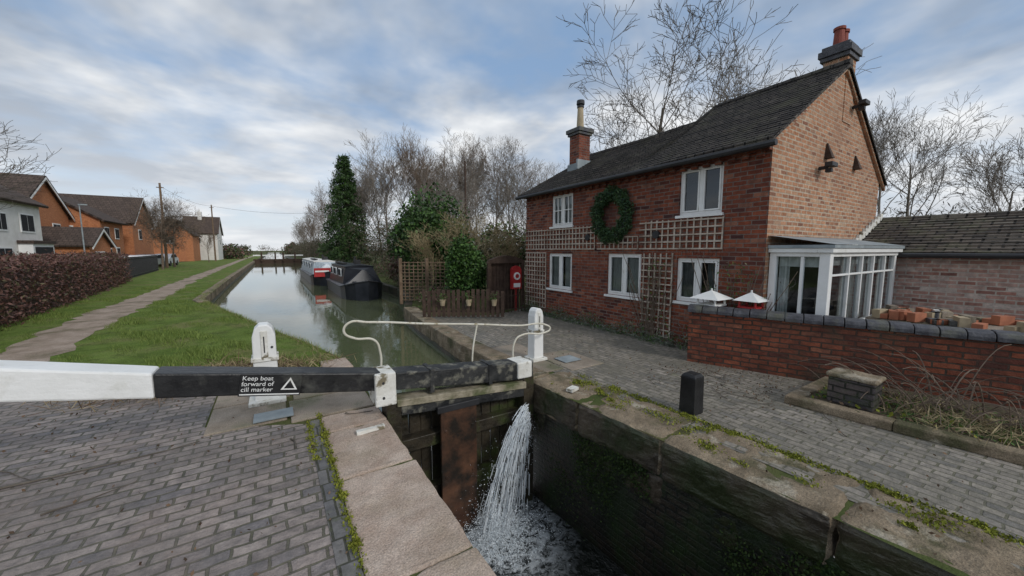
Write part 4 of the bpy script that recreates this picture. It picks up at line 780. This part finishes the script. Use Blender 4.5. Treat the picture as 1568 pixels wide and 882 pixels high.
house('brick_house',-20,-13.2,49.5,55.5,4.7,6.9,'brick_orange','y',[('x',50.3,3.0,1.2,1.1),('x',53,3,1.2,1.1),('x',50.3,.8,1.4,1.3),('x',53,.2,1,2),('y',-16,3,1.1,1.1)])
house('brick_house',-20,-13,58,66,5,8.0,'brick_orange','x',[('x',60,3.1,1.2,1.2)])
house('brick_house',-17,-11.5,84,91,4.6,7.2,'brick_orange','y',[('y',-15,3,1.1,1.1)])
house('white_cottage',-14,-8.9,92,100,5.2,8.4,'render','x',[('y',-12.5,3.2,1.1,1.1),('x',95,3,1.1,1.1)],chim=(-12,95))
e=empty('bay_window',(-12.6,36.5,0)); bb=B(); bb.box((-12.995,35.3,0),(-12.4,37.9,.9)); bb.box((-12.995,35.3,.9),(-12.4,37.9,2.3),1); bb.box((-12.39,35.5,1),(-12.37,37.7,2.1),2); bb.box((-12.995,35.2,2.3),(-12.3,38,2.5),3); bb.build('bay',['render','white','dark','roof_d'],e)
for (x,y,h_) in ((-9.6,53.5,8.9),(-8.4,82,9.6)):
    e=empty('telegraph_pole',(x,y,0)); bb=B(); bb.tube((x,y,0),(x,y,h_),.13,.09,8,0,True); bb.box((x-.3,y-.04,h_-.5),(x+.3,y+.04,h_-.42)); bb.build('pole',['wood_brown'],e)
bb=B()
def wire(a,b_,sag,r=.012):
    a=Vector(a);b_=Vector(b_);p=a
    for i in range(1,15): t=i/14; q=a.lerp(b_,t); q.z-=sag*4*t*(1-t); bb.tube(p,q,r,r,3); p=q
wire((-8.4,82,9.4),(6.5,72,8.2),.5,.02); wire((-9.6,53.5,8.6),(-8.4,82,9.4),.5,.015); bb.build('overhead_wires',['metal'])
e=empty('telegraph_pole',(11.5,24,0)); bb=B(); bb.tube((11.5,24,0),(11.5,24,8),.09,.06,8,0,True); bb.build('pole',['wood_dark'],e)
e=empty('street_lamp',(-11.8,41,0)); bb=B(); bb.tube((-11.8,40.6,0),(-11.8,40.6,5.2),.05,.035,8,0,True); bb.box((-11.85,40.53,5.2),(-11.4,40.67,5.28)); bb.build('column',['lead'],e)
def car(x,y,rz,mat):
    e=empty('parked_car',(x,y,0)); R_=Matrix.Translation((x,y,0))@Matrix.Rotation(rz,4,'Z')
    bb=B(); bb.prism([(-2.1,.3),(-2.1,.75),(-1.9,.92),(-1.2,.98),(-.7,1.42),(.9,1.46),(1.6,1.02),(2.05,.92),(2.12,.6),(2.05,.3)],'y',-.85,.85); bb.V=[R_@v for v in bb.V]; fixn(bb.build('body',[mat],e,bevel=.05))
    bb=B(); bb.prism([(-1.05,1.0),(-.65,1.36),(.85,1.4),(1.4,1.02)],'y',-.86,.86); bb.V=[R_@v for v in bb.V]; fixn(bb.build('side_windows',['dark'],e))
    b2=B()
    for wx in (-1.3,1.3):
        for wy in (-.88,.68): b2.tube(R_@Vector((wx,wy,.32)),R_@Vector((wx,wy+.2,.32)),.32,.32,14,0,True)
    b2.build('wheels',['metal'],e)
car(-10.6,47,1.45,'carwhite'); car(-11.6,57,1.5,'silver'); car(-11.6,33.5,1.6,'navy'); car(-11.3,62,1.5,'carwhite')
# ------------------------------------------------------------ world & light
W=bpy.data.worlds.new('World'); S.world=W; W.use_nodes=True; n=W.node_tree; bg=n.nodes['Background']; bg.inputs[1].default_value=.1
el,az=math.radians(32),math.radians(165)
sky=n.nodes.new('ShaderNodeTexSky'); sky.sky_type='NISHITA'; sky.sun_disc=False; sky.sun_elevation=el; sky.sun_rotation=az; sky.air_density=1; sky.dust_density=.6
tc=n.nodes.new('ShaderNodeTexCoord'); sp=n.nodes.new('ShaderNodeSeparateXYZ'); n.links.new(tc.outputs['Generated'],sp.inputs[0])
mx=N(n,'ShaderNodeMath',operation='MAXIMUM'); n.links.new(sp.outputs[2],mx.inputs[0]); mx.inputs[1].default_value=0
ad=N(n,'ShaderNodeMath',operation='ADD'); n.links.new(mx.outputs[0],ad.inputs[0]); ad.inputs[1].default_value=.16
dx=N(n,'ShaderNodeMath',operation='DIVIDE'); n.links.new(sp.outputs[0],dx.inputs[0]); n.links.new(ad.outputs[0],dx.inputs[1])
dy=N(n,'ShaderNodeMath',operation='DIVIDE'); n.links.new(sp.outputs[1],dy.inputs[0]); n.links.new(ad.outputs[0],dy.inputs[1])
cv=n.nodes.new('ShaderNodeCombineXYZ'); n.links.new(dx.outputs[0],cv.inputs[0]); n.links.new(dy.outputs[0],cv.inputs[1])
n1=noise(n,cv.outputs[0],1.25,10,.54,.15)
mp=N(n,'ShaderNodeMapping'); mp.inputs['Location'].default_value=(5.3,2.1,3); n.links.new(cv.outputs[0],mp.inputs[0]); n2=noise(n,mp.outputs[0],1.0,9,.56,.15)
cl=mix(n,ramp(n,n2,.40,.63),(3.5,4.1,5.0),(9.1,9.3,9.5))
blue=mix(n,.4,(3.3,5.0,7.6),sky.outputs[0])
s=mix(n,ramp(n,n1,.34,.56),blue,cl)
mm=N(n,'ShaderNodeMath',operation='MULTIPLY'); s=mix(n,mm.outputs[0],s,(8.6,8.8,9.0))
hz=ramp(n,sp.outputs[2],.30,0.0); n.links.new(hz,mm.inputs[0]); mm.inputs[1].default_value=.7
n.links.new(s,bg.inputs[0])
L=bpy.data.lights.new('sun','SUN'); L.energy=1.5; L.angle=math.radians(12); L.color=(1,.96,.91); lo=bpy.data.objects.new('sun',L); S.collection.objects.link(lo)
dvec=Vector((math.sin(az)*math.cos(el),math.cos(az)*math.cos(el),math.sin(el))); lo.rotation_euler=dvec.to_track_quat('Z','Y').to_euler()
cam=bpy.data.cameras.new('camera'); cam.lens=13.09; cam.sensor_width=36; cam.clip_end=3000; cam.clip_start=.05
co_=bpy.data.objects.new('camera',cam); S.collection.objects.link(co_); co_.location=(0,0,1.9); co_.rotation_euler=(math.radians(90-5.8),0,math.radians(-32.6)); S.camera=co_
